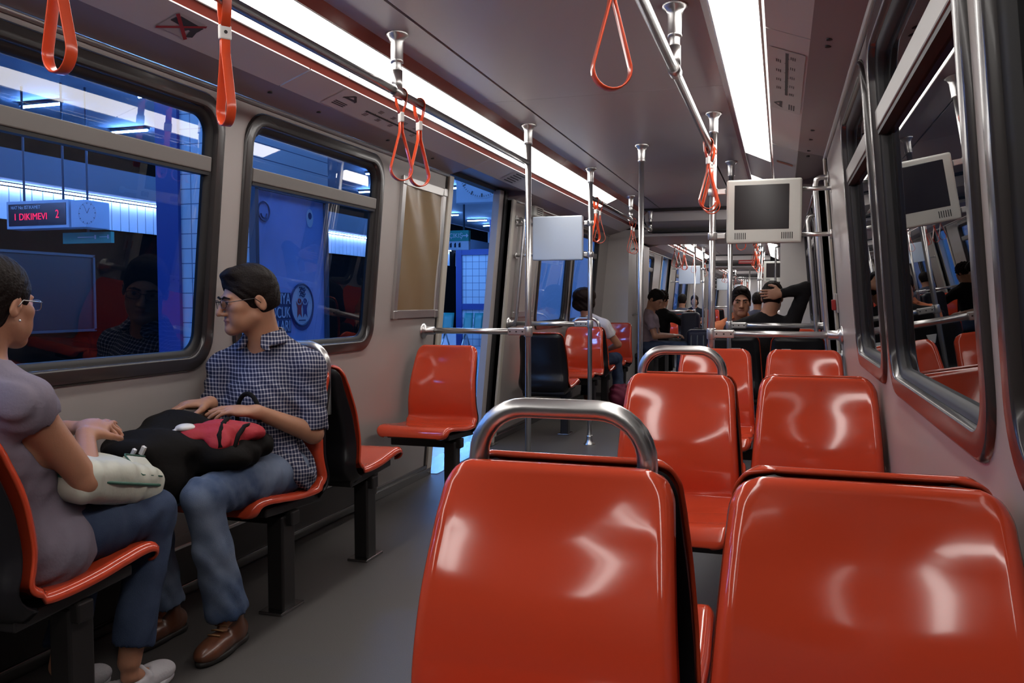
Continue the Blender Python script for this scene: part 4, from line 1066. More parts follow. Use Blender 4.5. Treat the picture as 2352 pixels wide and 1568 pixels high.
def hand(F, w, d, n, th, curl=(.5, .6, .7, .8), s=1.0, sp=.10, thumb=(.5, .3)):
    """w wrist, d towards the fingers, n palm-side normal, th +1/-1 thumb side along d x n"""
    w = np.array(w, float); d = nrm(d); n = np.array(n, float); n = nrm(n-d*(n@d)); l = np.cross(d, n)*th
    R = np.stack([d, l, n], 1)
    F.ell(w+d*.010*s, (.030*s, .026*s, .019*s), R, k=.018)
    F.ell(w+d*.050*s, (.050*s, .041*s, .0150*s), R, k=.016)
    F.ell(w+d*.060*s-l*.004*s, (.038*s, .040*s, .0135*s), R, k=.012)
    for i, (off, L, r) in enumerate(((.030, .072, .0082), (.010, .080, .0086), (-.011, .075, .0082), (-.030, .058, .0072))):
        p = w+d*(.092-abs(off)*.18)*s+l*off*s; a = curl[i]; dd = nrm(d+l*off*sp*10*.3)
        r0 = r*s
        for j, fr in enumerate((.46, .31, .23)):
            ca = a*(.55, .75, .5)[j]; dd2 = nrm(dd*math.cos(ca)+n*math.sin(ca)); ax_ = np.cross(dd, dd2)
            nn = nrm(n*math.cos(ca)-dd*math.sin(ca)); q = p+dd2*L*fr*s
            F.cone(p, q, r0, r0*.93, k=.0035 if j else .006); p, dd, n_old = q, dd2, n; n = nn; r0 *= .93
        n = R[:, 2]
    p = w+d*.022*s+l*.026*s; q = p+nrm(d*.55+l*.75+n*thumb[1])*.040*s; F.cone(p, q, .0135*s, .0105*s, k=.012)
    t = q+nrm(d*.85+l*.35+n*thumb[0])*.034*s; F.cone(q, t, .0102*s, .0092*s, k=.004)
    F.cone(t, t+nrm(d*.9+l*.1+n*thumb[0])*.024*s, .0090*s, .0075*s, k=.004)
def plaid(name):
    m = bpy.data.materials.new(name); m.use_nodes = True; nt = m.node_tree; b = nt.nodes['Principled BSDF']; b.inputs['Roughness'].default_value = .85; b.inputs['Specular IOR Level'].default_value = .2
    tc = nt.nodes.new('ShaderNodeTexCoord'); sx = nt.nodes.new('ShaderNodeSeparateXYZ'); nz = nt.nodes.new('ShaderNodeTexNoise'); nz.inputs['Scale'].default_value = 7
    mx = nt.nodes.new('ShaderNodeVectorMath'); mx.operation = 'MULTIPLY_ADD'; mx.inputs[1].default_value = (.02, .02, .02)
    nt.links.new(tc.outputs['Object'], nz.inputs['Vector']); nt.links.new(nz.outputs['Color'], mx.inputs[0]); nt.links.new(tc.outputs['Object'], mx.inputs[2]); nt.links.new(mx.outputs[0], sx.inputs[0])
    def mth(op, a, bb=None):
        q = nt.nodes.new('ShaderNodeMath'); q.operation = op
        for i, v in enumerate((a, bb)):
            if v is None: continue
            if isinstance(v, (int, float)): q.inputs[i].default_value = v
            else: nt.links.new(v, q.inputs[i])
        return q.outputs[0]
    def stripe(v, per, wd): return mth('LESS_THAN', mth('FRACT', mth('MULTIPLY', v, 1/per)), wd)
    s1 = stripe(mth('ADD', mth('ADD', sx.outputs[0], mth('MULTIPLY', sx.outputs[1], .8)), 10), .0150, .30); s2 = stripe(mth('ADD', sx.outputs[2], 10), .0150, .30)
    tot = mth('MULTIPLY', mth('ADD', s1, s2), .5)
    cr = nt.nodes.new('ShaderNodeValToRGB'); cr.color_ramp.interpolation = 'CONSTANT'; e = cr.color_ramp.elements
    e[0].color = (.020, .024, .058, 1); e[1].position = .4; e[1].color = (.20, .20, .25, 1); e3 = e.new(.8); e3.color = (.52, .50, .52, 1)
    nt.links.new(tot, cr.inputs[0]); nt.links.new(cr.outputs[0], b.inputs['Base Color'])
    return m
def denim(name, c1, c2):
    m = mat(name, c1, .85, var=0, bump=.25, bscale=420, spec=.15); nt = m.node_tree; b = nt.nodes['Principled BSDF']
    tc = nt.nodes.new('ShaderNodeTexCoord'); nz = nt.nodes.new('ShaderNodeTexNoise'); nz.inputs['Scale'].default_value = 5; nz.inputs['Detail'].default_value = 4
    cr = nt.nodes.new('ShaderNodeValToRGB'); cr.color_ramp.elements[0].position = .38; cr.color_ramp.elements[1].position = .68
    cr.color_ramp.elements[0].color = (*c1, 1); cr.color_ramp.elements[1].color = (*c2, 1)
    nt.links.new(tc.outputs['Object'], nz.inputs['Vector']); nt.links.new(nz.outputs['Fac'], cr.inputs[0]); nt.links.new(cr.outputs[0], b.inputs['Base Color']); return m
SKIN = skinmat('skin_light', (.44, .22, .135)); SKIN2 = skinmat('skin_warm', (.40, .19, .115)); LIP = mat('lip', (.33, .135, .095), .4, var=.05)
HAIRM = mat('dark_hair', (.010, .0065, .0055), .6, var=.35, vscale=60, bump=.35, bscale=150, spec=.12); HAIRB = mat('brown_hair', (.020, .011, .008), .6, var=.3, vscale=60, bump=.35, bscale=150, spec=.12)
DENIM = denim('blue_denim', (.045, .072, .14), (.20, .245, .335)); DENIMD = denim('dark_denim', (.028, .042, .085), (.065, .09, .15))
def cloth(name, col, var=.08): return mat(name, col, .85, var=var, vscale=14, bump=.15, bscale=90, spec=.2)
def lipfn(G, B, s=1.0):
    c = G((0, .09, -.0705))
    def f(ctr):
        d = (ctr-c)@B/s; return ((np.abs(d[:, 0]) < .023) & (np.abs(d[:, 2]) < .0125-.0125*(np.abs(d[:, 0])/.026)**2) & (d[:, 1] > -.012) & (d[:, 1] < .03)).astype(int)
    return f
LENS = glassmat('clear_lens', (.97, .97, .97), 1.25)
def spectacles(parent, G, B, s=1.0, wd=.0012, m=None):
    m = m or mat('spectacle_metal', (.09, .08, .08), .25, metal=.8, var=.03); T = lambda p: Vector(G(p))-Vector((0, 0, 0))
    r = MB()
    for q in (-1, 1):
        pts = []
        for k in range(28):
            a = 2*math.pi*k/28; ca, sa = math.cos(a), math.sin(a); e = .62
            pts.append(T((q*(.034+.0245*math.copysign(abs(ca)**e, ca)), .104-.006*abs(ca)*(1 if ca*1 > 0 else .2), -.003+.0145*math.copysign(abs(sa)**e, sa))))
        r.tube(pts, wd*1.1, 6, closed=True)
    r.tube([T((-.0100, .105, .004)), T((0, .108, .006)), T((.0100, .105, .004))], wd*1.3, 6)
    o = r.build('spectacles', m, parent); o['label'] = 'thin-rimmed spectacles'
    mb = MB()
    for q in (-1, 1): mb.tube([T((q*.058, .100, .004)), T((q*.070, .086, .004)), T((q*.081, .0, .006)), T((q*.083, -.02, -.012))], wd*1.4, 6)
    t = mb.build('temple_arms', m, o)
    for q in (-1, 1):
        mb = MB(); mb.add([T((q*(.034+.023*math.copysign(abs(math.cos(2*math.pi*k/20))**.62, math.cos(2*math.pi*k/20))), .1035, -.003+.0135*math.copysign(abs(math.sin(2*math.pi*k/20))**.62, math.sin(2*math.pi*k/20)))) for k in range(20)], [tuple(range(20))])
        mb.build('lens', LENS, o)
def bbox(pts, m): p = np.array(pts); return p.min(0)-m, p.max(0)+m
def person(label, J, clothes, hairfn, skin=SKIN, s=1.0, h=.0045, hh=.004, fine=True, fem=False, extra=None, name='person'):
    """J: joint dict in world space. clothes: list of builders(J, parent). Body is one mesh with head, torso, arms, legs"""
    B = J['B']; hc = V3(*J['head'])
    pts = [hc, J['pel'], J['nk']]+[J[k] for k in ('shL', 'shR', 'elL', 'elR', 'wrL', 'wrR', 'kL', 'kR', 'anL', 'anR') if k in J]
    lo, hi = bbox(pts, .17)
    F = Field(lo, hi, h); T = {k: np.array(v, float) for k, v in J.items() if not k.startswith('hd')}
    fwd_ = nrm(J.get('fwd', B[:, 1]))
    sd = nrm(np.cross(fwd_, (0, 0, 1)))
    wr = .045 if not fem else .040
    # torso
    ch = T['nk']*.38+T['pel']*.62
    F.cone(T['pel'], T['pel']*.45+T['nk']*.55, .112*s, .118*s, k=.05, flat=(fwd_, 1.28))
    F.cone(T['pel']*.45+T['nk']*.55, T['pel']*.12+T['nk']*.88-fwd_*.01, .120*s, .085*s, k=.05, flat=(fwd_, 1.25))
    F.cone(T['shL'], T['shR'], .056*s, .056*s, k=.05)
    for q in ('L', 'R'): F.cone(T['nk']+V3(0, 0, .030)-fwd_*.01, T['sh'+q]+V3(0, 0, .012), .042*s, .046*s, k=.03)
    for q in ('L', 'R'):
        if 'el'+q in T:
            F.cone(T['sh'+q], T['el'+q], .050*s, .038*s, k=.03); F.cone(T['el'+q], T['wr'+q], .039*s, .025*s, k=.012, flat=None)
        if 'k'+q in T:
            hp = T['pel']+sd*(.085*s if q == 'R' else -.085*s)-V3(0, 0, .01)
            F.cone(hp, T['k'+q], .080*s, .054*s, k=.03); F.cone(T['k'+q], T['an'+q], .052*s, .034*s, k=.015)
            if 'toe'+q in T: F.cone(T['an'+q]-V3(0, 0, .045), T['toe'+q], .026*s, .020*s, k=.02, flat=((0, 0, 1), 1.15))
        if 'hd'+q in J:
            hd = J['hd'+q]; hand(F, T['wr'+q], hd[0], hd[1], hd[2], hd[3] if len(hd) > 3 else (.5, .6, .7, .8), s=s*1.02)
    G = head(F, hc, B, s, fem, neck_to=T['nk']+V3(0, 0, -.02), fine=fine)
    o0 = (float(T['pel'][0]), float(T['pel'][1]), 0.0)
    body = field_obj(F, name, [skin, LIP], None, 2 if fine else 1, lipfn(G, B, s) if fine else None, origin=o0)
    tag(body, label, 'person', )
    if fine: eyes(body, G, B, s)
    for fn in clothes: fn(T, body, s, fwd_, sd)
    hairfn(body, G, B, s, hh)
    if extra: extra(body, G, B, s)
    return body, G
# garment builders ---------------------------------------------------------------
def shirt(m, sleeve=.55, h=.007, loose=.014, hem=.06, wr=.004, collar=False, name='shirt', nsh=.85, cuff=True, fem=False, vneck=0):
    def fn(T, par, s, f, sd):
        pts = [T['pel'], T['nk'], T['shL'], T['shR']]+[T[k] for k in ('elL', 'elR', 'wrL', 'wrR') if k in T]; lo, hi = bbox(pts, .19)
        F = Field(lo, hi, h); L = loose
        mid = T['pel']*.45+T['nk']*.55; bt = T['pel']-V3(0, 0, hem)*.0
        F.cone(T['pel']+V3(0, 0, -hem*.3), mid, (.128)*s+L, .120*s+L, k=.05, flat=(f, 1.12))
        if hem > .06: F.ell(T['pel']-V3(0, 0, .015), (.205*s, .162*s, .145*s), None, k=.03)
        if hem > .06: F.cone(T['pel']+V3(0, 0, -hem*.1), T['pel']+f*.10+V3(0, 0, .0), .128*s+L, .112*s+L, k=.04, flat=((0, 0, 1), 1.0)); F.half(T['pel']+V3(0, 0, .065-hem)+f*.10, -V3(0, 0, 1)+f*.55, .006)
        F.cone(mid, T['pel']*.10+T['nk']*.90-f*.01, .122*s+L, .082*s+L, k=.05, flat=(f, 1.22))
        F.cone(T['shL'], T['shR'], .056*s+L*.7, .056*s+L*.7, k=.05)
        for q in ('L', 'R'): F.cone(T['nk']+V3(0, 0, .030)-f*.01, T['sh'+q]+V3(0, 0, .012), .042*s+L*.8, .046*s+L*.8, k=.03)
        for q in ('L', 'R'):
            if 'el'+q not in T: continue
            a, e, w_ = T['sh'+q], T['el'+q], T['wr'+q]
            if sleeve <= 1:
                b = a+(e-a)*sleeve; F.cone(a, b, .056*s+L*.8, (.042+.012*(1-sleeve))*s+L*.9, k=.03)
                if cuff: F.cone(b-(e-a)*.05, b, .044*s+L*1.15, .043*s+L*1.15, k=.008)
            else:
                F.cone(a, e, .056*s+L*.7, .044*s+L*.7, k=.03); b = e+(w_-e)*(sleeve-1); F.cone(e, b, .045*s+L*.7, .030*s+L*.8, k=.02)
        F.wrinkle(wr, 55, 1.3)
        # flat sleeve ends
        for q in ('L', 'R'):
            if 'el'+q in T and sleeve <= 1:
                a, e = T['sh'+q], T['el'+q]; d = nrm(e-a); b = a+(e-a)*(sleeve+.02)+d*.012
                F.cone(b+d*.045, b+d*.10, .062*s, .062*s, k=.002, sub=True)
        up = nrm(T['nk']-T['pel']); ck = T['nk']+V3(0, 0, .048)
        F.ell(ck+V3(0, 0, .028)+f*.018, (.064*s, .066*s, .060*s), None, k=.008, sub=True)
        if vneck: F.cone(ck+f*.07, ck+f*.13-V3(0, 0, vneck), .030, .004, k=.006, sub=True)
        o = field_obj(F, name, m, par, 2)
        if collar:
            C = Field(T['nk']-.16, T['nk']+.18, .004)
            nk = T['nk']+V3(0, 0, .084)
            for q in (-1, 1):
                ring = [nk+sd*q*(.068*math.sin(math.radians(a)))*s-f*(.066*math.cos(math.radians(a)))*s+f*.012-V3(0, 0, .040*(a/150.0)**1.5) for a in range(0, 151, 15)]
                for a_, b_ in zip(ring[:-1], ring[1:]):
                    for dz, out in [(-.040*u_, .026*u_**1.4) for u_ in (0, .17, .33, .5, .67, .83, 1)]:
                        oa, ob = (a_-nk)*V3(1, 1, 0), (b_-nk)*V3(1, 1, 0); C.cone(a_+nrm(oa)*out+V3(0, 0, dz), b_+nrm(ob)*out+V3(0, 0, dz), .0056, .0056, k=.006)
                e = ring[-1]
                for u_ in (0, .17, .33, .5, .67, .83, 1): C.cone(e+V3(0, 0, -.040*u_)+nrm((e-nk)*V3(1, 1, 0))*.026*u_**1.4, e+f*.016+sd*q*(.006+.030*u_)-V3(0, 0, .045+.012*u_), .0056, .0046, k=.008)
            field_obj(C, 'collar', m, o, 1)
        return o
    return fn
def trousers(m, cuff=.93, h=.007, flare=.010, wr=.004, legs=('L', 'R'), name='trousers'):
    def fn(T, par, s, f, sd):
        lg = [q for q in legs if 'k'+q in T]; pts = [T['pel']]+[T['k'+q] for q in lg]+[T['an'+q] for q in lg]; lo, hi = bbox(pts, .17); F = Field(lo, hi, h)
        F.ell(T['pel']-V3(0, 0, .01), (.165*s, .125*s, .105*s), None, k=.03)
        for q in lg:
            hp = T['pel']+sd*(.085*s if q == 'R' else -.085*s)-V3(0, 0, .01); k_ = T['k'+q]; a = k_+(T['an'+q]-k_)*cuff
            F.cone(hp, k_, .092*s, .066*s, k=.03); F.cone(k_, k_+(a-k_)*.45, .064*s, .058*s, k=.012); F.cone(k_+(a-k_)*.45, a, .058*s, .058*s+flare, k=.03)
        F.wrinkle(wr, 42, 4.1)
        for q in lg:
            k_ = T['k'+q]; d = nrm(T['an'+q]-k_); a = k_+(T['an'+q]-k_)*cuff+d*.01; F.cone(a+d*.085, a+d*.13, .10*s, .10*s, k=.002, sub=True)
        return field_obj(F, name, m, par, 2)
    return fn
def shoe(m, sole, q, fdir, open_top=False, L=.27, z0=0.0):
    def fn(T, par, s, f, sd):
        an = T['an'+q]; d = nrm(np.array(fdir)*V3(1, 1, 0)); lat = np.cross(d, (0, 0, 1)); R = np.stack([lat, d, V3(0, 0, 1)], 1); c = V3(an[0], an[1], z0)
        F = Field(c-.24, c+V3(.24, .24, .20), .005)
        F.ell(c-d*.045+V3(0, 0, .045), (.039, .055, .044), R, k=.02); F.ell(c+d*.06+V3(0, 0, .038), (.043, .10, .036), R, k=.03); F.ell(c+d*.125+V3(0, 0, .032), (.040, .055, .028), R, k=.02)
        if not open_top: F.cone(c-d*.02+V3(0, 0, .05), c-d*.015+V3(0, 0, .105), .043, .044, k=.02)
        else: F.ell(c-d*.00+V3(0, 0, .088), (.036, .085, .042), R, k=.006, sub=True)
        F.half(c+V3(0, 0, .012), (0, 0, -1), .004)
        if open_top: F.cone(c+d*.045-lat*.036+V3(0, 0, .055), c+d*.045+lat*.036+V3(0, 0, .055), .008, .008, k=.004); F.cone(c+d*.045+V3(0, 0, .078), c+d*.05+lat*.03+V3(0, 0, .06), .009, .008, k=.004); F.cone(c+d*.045+V3(0, 0, .078), c+d*.05-lat*.03+V3(0, 0, .06), .009, .008, k=.004)
        o = field_obj(F, 'shoe', m, par, 1)
        F = Field(c-.24, c+V3(.24, .24, .08), .005); F.ell(c-d*.045+V3(0, 0, .012), (.041, .058, .03), R, k=.01); F.ell(c+d*.065+V3(0, 0, .012), (.046, .115, .03), R, k=.02); F.half(c+V3(0, 0, .022), (0, 0, 1), .002); F.half(c+V3(0, 0, .001), (0, 0, -1), .002)
        field_obj(F, 'sole', sole, o, 1)
        if not open_top:
            mb = MB()
            for k in range(4): y = .02+.022*k; mb.tube([Vector(c+d*y-lat*.022+V3(0, 0, .098-.008*k)), Vector(c+d*(y+.004)+V3(0, 0, .104-.009*k)), Vector(c+d*y+lat*.022+V3(0, 0, .098-.008*k))], .0028, 6)
            mb.build('laces', mat('lace_tan', (.25, .13, .05), .7, var=.05), o)
    return fn
def short_hair(m, ln=.012, top=.012, low=-.055, face=(.072, .070, .085), fcy=.085, fcz=-.045, messy=.004, name='hair', side=None):
    def fn(par, G, B, s, h):
        c = G((0, 0, 0)); F = Field(c-.17*s, c+.19*s, h)
        F.ell(G((0, -.017, .032+top*.4)), np.array((.074+ln, .095+ln, .086+top))*s, B, k=.02)
        F.ell(G((0, -.045, -.015)), np.array((.066+ln*.6, .066+ln*.5, .075))*s, B, k=.03)
        F.ell(G((0, .045, .088+top)), np.array((.052, .042, .020))*s, B, k=.03)
        F.wrinkle(messy, 120, 2.2)
        F.ell(G((0, fcy, fcz)), np.array(face)*s, B, k=.010, sub=True)
        F.ell(G((0, .118, -.035)), np.array((.17, .088, .090))*s, B, k=.008, sub=True)
        F.half(G((0, 0, low)), -B[:, 2]-B[:, 1]*.25, .012)
        for q in (-1, 1): F.ell(G((q*.100, -.030, -.058)), np.array((.031, .085, .056))*s, B, k=.012, sub=True)
        for q in (-1, 1): F.ell(G((q*.085, .010, -.060)), np.array((.034, .042, .036))*s, B, k=.006, sub=True)
        for q in (-1, 1): F.ell(G((q*.088, -.014, -.022)), np.array((.026, .024, .038))*s, B, k=.006, sub=True)
        o = field_obj(F, name, m, par, 1)
        b = Field(c-.15*s, c+.15*s, min(h, .0025) if h < .006 else h)
        if h < .006:
            for q in (-1, 1):
                b.cone(G((q*.013, .0955, .0165)), G((q*.034, .0945, .0215)), .0042*s, .0040*s, k=.004); b.cone(G((q*.034, .0945, .0215)), G((q*.053, .0790, .0145)), .0040*s, .0022*s, k=.004)
            field_obj(b, 'eyebrows', m, par, 1)
    return fn
# ---- the man in the checked shirt, seated on the left facing the camera
CHECK = plaid('checked_shirt')
BROWN = mat('brown_leather', (.10, .034, .016), .33, var=.2, vscale=18, coat=.15); SOLED = mat('dark_sole', (.012, .010, .009), .6, var=.1)
mJ = dict(head=(-1.940, 2.785, 1.172), B=basis((-.60, -.79, -.13)), nk=V3(-1.915, 2.865, .985), pel=V3(-1.90, 2.81, .530), fwd=(0, -1, .12),
    shL=V3(-1.748, 2.89, .900), shR=V3(-2.085, 2.85, .900), elL=V3(-1.712, 2.865, .660), elR=V3(-2.115, 2.77, .670), wrL=V3(-1.800, 2.630, .768), wrR=V3(-1.985, 2.61, .795),
    hdL=(V3(-.80, -.55, .12), V3(-.15, .1, -1), -1, (.30, .35, .45, .55)), hdR=(V3(-.55, -.78, .0), V3(.1, .1, -1), 1, (.6, .7, .8, .9)),
    kL=V3(-1.785, 2.300, .530), kR=V3(-2.04, 2.34, .525), anL=V3(-1.765, 2.395, .105), anR=V3(-2.03, 2.40, .105), toeL=V3(-1.75, 2.25, .035), toeR=V3(-2.03, 2.25, .035))
man, mG = person('man in a checked shirt, spectacles and jeans, seated facing left with a black bag', mJ,
    [shirt(CHECK, .86, .0050, .013, .09, .0055, collar=True, vneck=.06), trousers(DENIM, .93, .0065, .012), shoe(BROWN, SOLED, 'L', (.10, -1, 0)), shoe(BROWN, SOLED, 'R', (-.05, -1, 0))],
    short_hair(HAIRM, .008, .012, -.062, face=(.072, .070, .092), fcz=-.040, messy=.002), SKIN, 1.03, .0042, .0034)
spectacles(man, mG, mJ['B'], 1.03)
# ---- the woman in the lilac top, back to the camera on the left
LILAC = cloth('lilac_grey_cotton', (.19, .165, .205)); WSHOE = mat('white_canvas', (.50, .48, .50), .6, var=.06, bump=.1, bscale=150)
wJ = dict(head=(-1.930, 1.685, 1.165), B=basis((-.16, 1, -.05)), nk=V3(-1.930, 1.645, .970), pel=V3(-1.92, 1.735, .530), fwd=(0, 1, .1),
    shR=V3(-1.800, 1.650, .905), shL=V3(-2.070, 1.665, .905), elR=V3(-1.748, 1.785, .690), elL=V3(-2.11, 1.80, .70), wrR=V3(-1.885, 1.925, .785), wrL=V3(-1.99, 1.95, .795),
    hdR=(V3(-.35, .85, .25), V3(-.3, .2, -1), -1, (.3, .35, .45, .5)), hdL=(V3(.75, .55, .1), V3(.1, .2, -1), 1, (.5, .6, .7, .8)),
    kR=V3(-1.795, 2.095, .535), kL=V3(-2.04, 2.11, .530), anR=V3(-1.805, 1.985, .115), anL=V3(-1.97, 1.90, .115), toeR=V3(-1.805, 2.115, .030), toeL=V3(-1.965, 2.03, .030))
def w_hair(par, G, B, s, h):
    c = G((0, 0, 0)); F = Field(c-.19, c+.19, h)
    F.ell(G((0, -.020, .036)), (.083, .104, .092), B, k=.02); F.ell(G((0, -.06, -.03)), (.060, .055, .065), B, k=.03); F.ell(G((0, -.125, .010)), (.038, .035, .038), B, k=.015)
    F.wrinkle(.002, 150, 1.2)
    F.ell(G((0, .098, -.045)), (.080, .082, .095), B, k=.010, sub=True)
    for q in (-1, 1): F.ell(G((q*.088, .006, -.045)), (.034, .050, .050), B, k=.010, sub=True)
    field_obj(F, 'hair', HAIRM, par, 1)
    mb = MB(); p = Vector(G((.083, -.014, -.048))); mb.lathe([(.0001, -.0035), (.0033, -.001), (.0033, .001), (.0001, .0035)], p, 0, 10); mb.build('earring', ALU, par)
woman, wG = person('woman in a lilac top and jeans, back to the camera, white handbag on her lap', wJ,
    [shirt(LILAC, .08, .006, .012, .13, .004, nsh=1), trousers(DENIMD, .86, .0065, .004), shoe(WSHOE, WSHOE, 'R', (.0, 1, 0), True), shoe(WSHOE, WSHOE, 'L', (.0, 1, 0), True)], w_hair, SKIN2, .97, .0042, .0038, fem=True)
spectacles(woman, wG, wJ['B'], .97, .0013, mat('pale_spectacle_metal', (.4, .38, .36), .25, metal=.9, var=.02))
# ---- bags on their laps
BAGK = mat('black_nylon', (.0085, .0075, .007), .85, var=.2, vscale=20, bump=.3, bscale=35, spec=.12); REDJ = mat('red_fabric', (.36, .012, .022), .7, var=.12, vscale=12, bump=.2, bscale=60)
CREAM = mat('cream_leather', (.52, .53, .45), .42, var=.05, vscale=10, bump=.15, bscale=40); GREENP = mat('green_piping', (.03, .11, .075), .5, var=.05)
F = Field((-2.22, 2.02, .50), (-1.62, 2.80, .90), .006)
F.ell((-1.985, 2.43, .668), (.165, .23, .075), None, k=.05); F.ell((-1.86, 2.55, .655), (.15, .155, .062), None, k=.06); F.ell((-2.02, 2.47, .735), (.10, .10, .050), None, k=.05)
F.ell((-2.00, 2.26, .690), (.10, .12, .045), None, k=.05); F.ell((-1.80, 2.44, .640), (.09, .10, .05), None, k=.05); F.ell((-1.915, 2.275, .585), (.085, .075, .085), None, k=.05)
F.wrinkle(.008, 26, 2.0)
bag = field_obj(F, 'duffel_bag', BAGK, None, 2, origin=(-1.93, 2.42, .60)); tag(bag, 'slack black bag across the lap of the man in the checked shirt', 'bag')
mb = MB(); mb.tube([(-1.855+.062*math.cos(math.radians(a)), 2.655-.02*math.cos(math.radians(a)), .745+.085*math.sin(math.radians(a))) for a in range(-10, 195, 12)], .0085, 8); mb.build('carry_loop', BAGK, bag)
mb = MB(); mb.box((-1.905, 2.172, .700), (.013, .010, .028), Matrix.Rotation(.5, 3, 'Y')); mb.build('white_stripe', WHITEP, bag); mb = MB(); mb.box((-1.935, 2.166, .694), (.011, .010, .022), Matrix.Rotation(.5, 3, 'Y')); mb.build('white_stripe', WHITEP, bag)
F = Field((-2.05, 2.25, .62), (-1.62, 2.72, .86), .0045)
F.ell((-1.835, 2.455, .722), (.080, .075, .036), None, k=.02); F.ell((-1.775, 2.53, .710), (.058, .065, .030), None, k=.03); F.ell((-1.89, 2.385, .710), (.05, .05, .035), None, k=.03); F.ell((-1.795, 2.42, .680), (.055, .06, .045), None, k=.03)
F.wrinkle(.006, 55, .7)
jk = field_obj(F, 'folded_jacket', REDJ, None, 2, origin=(-1.84, 2.46, .72)); tag(jk, 'crumpled red garment on the black bag under the forearm of the man', 'jacket')
mb = MB()
mb.tube([(-1.765, 2.37, .682), (-1.78, 2.385, .722), (-1.80, 2.43, .752), (-1.825, 2.49, .760), (-1.845, 2.53, .750)], .0085, 8); mb.build('black_strap', BAGK, jk)
mb = MB(); mb.tube([(-1.742, 2.41, .672), (-1.745, 2.44, .715), (-1.755, 2.49, .738), (-1.77, 2.56, .735)], .008, 8); mb.build('black_strap', BAGK, jk)
F = Field((-2.0, 2.28, .68), (-1.8, 2.48, .83), .004); F.ell((-1.905, 2.375, .743), (.034, .034, .014), None, k=.01); F.ell((-1.93, 2.34, .720), (.016, .018, .02), None, k=.01); field_obj(F, 'white_lining', WHITEP, jk, 1)
# white handbag
hb0 = V3(-1.850, 1.925, .662); HR = np.array(Matrix.Rotation(.20, 3, 'Z') @ Matrix.Rotation(-.24, 3, 'X') @ Matrix.Rotation(.14, 3, 'Y'))
HG = lambda p: hb0+HR@np.array(p, float)
F = Field(hb0-.30, hb0+.30, .005); F.box(hb0, (.070, .150, .014), .045, HR, k=.0); F.ell(HG((0, -.02, .035)), (.085, .13, .035), HR, k=.04); F.wrinkle(.003, 40, 3.3)
hbag = field_obj(F, 'handbag', CREAM, None, 2, origin=tuple(hb0-V3(0, 0, .06))); tag(hbag, 'white handbag with green piping on the lap of the woman in lilac', 'handbag')
def sup(a, b, z, n=44, e=.42): return [Vector(HG((a*math.copysign(abs(math.cos(2*math.pi*k/n))**e, math.cos(2*math.pi*k/n)), b*math.copysign(abs(math.sin(2*math.pi*k/n))**e, math.sin(2*math.pi*k/n)), z))) for k in range(n)]
mb = MB(); mb.tube(sup(.118, .198, .006), .0045, 6, closed=True); mb.build('green_piping', GREENP, hbag)
F = Field(hb0-.30, hb0+.30, .005); FR = HR@np.array(Matrix.Rotation(.62, 3, 'Y')); FG = lambda p: HG((.070, .095, .050))+FR@np.array(p, float); F.box(FG((0, 0, 0)), (.034, .050, .002), .008, FR, k=.0); fo = field_obj(F, 'flap', CREAM, hbag, 1)
mb = MB(); mb.tube([Vector(FG((.042*a, .058*b, .008))) for a, b in ((-1, 1), (-1, -.9), (-.9, -1), (.9, -1), (1, -.9), (1, 1))], .0028, 6); mb.build('flap_piping', GREENP, fo)
mb = MB(); mb.tube([Vector(HG((.03, -.15, .03))), Vector(HG((.05, -.20, .05))), Vector(HG((.03, -.24, .09))), Vector(HG((-.03, -.22, .10))), Vector(HG((-.06, -.15, .05)))], .009, 8); mb.build('shoulder_strap', CREAM, hbag)
# ------------------------------------------------------------------ passengers farther along
def bob(m, low=-.11, ln=.018):
    def fn(par, G, B, s, h):
        c = G((0, 0, 0)); F = Field(c-.2, c+.2, h); F.ell(G((0, -.02, .036)), np.array((.082+ln*.4, .102+ln*.4, .095))*s, B, k=.02); F.ell(G((0, -.045, -.055)), np.array((.084+ln*.4, .070, .085))*s, B, k=.03)
        F.wrinkle(.004, 90, 1.0); F.ell(G((0, .11, -.03)), np.array((.075, .085, .10))*s, B, k=.012, sub=True); F.half(G((0, 0, low)), -B[:, 2], .01); field_obj(F, 'hair', m, par, 1)
    return fn
WHITET = cloth('white_tshirt', (.62, .59, .60)); BLACKT = cloth('black_knit', (.010, .009, .010)); ORSH = cloth('orange_shirt', (.58, .19, .085)); PURP = cloth('mauve_tshirt', (.26, .19, .22)); GREYB = cloth('grey_blue_shirt', (.09, .10, .14))
def seated(label, x, y, f, top, legm, hair, skin=SKIN, s=1.0, h=.010, **kw):
    """simple upright sitter; f=+1 faces away (+Y), -1 faces the camera"""
    J = dict(head=(x, y+f*.02, 1.17), B=basis((0, f, -.05)), nk=V3(x, y-f*.02, .97), pel=V3(x, y, .53), fwd=(0, f, .05),
        shL=V3(x-f*.16, y, .90), shR=V3(x+f*.16, y, .90), elL=V3(x-f*.20, y+f*.08, .66), elR=V3(x+f*.20, y+f*.08, .66), wrL=V3(x-f*.10, y+f*.28, .66), wrR=V3(x+f*.10, y+f*.28, .66),
        kL=V3(x-f*.10, y+f*.42, .53), kR=V3(x+f*.10, y+f*.42, .53), anL=V3(x-f*.10, y+f*.36, .10), anR=V3(x+f*.10, y+f*.36, .10), toeL=V3(x-f*.10, y+f*.50, .035), toeR=V3(x+f*.10, y+f*.50, .035),
        hdL=(V3(f*.4, f*.8, 0), V3(0, 0, -1), -f), hdR=(V3(-f*.4, f*.8, 0), V3(0, 0, -1), f))
    J.update(kw); return person(label, J, [shirt(top, .45, h, .014, .07, .003), trousers(legm, .95, h)], hair, skin, s, h*.75, h*.75, fine=False)
sx_ = -1.975
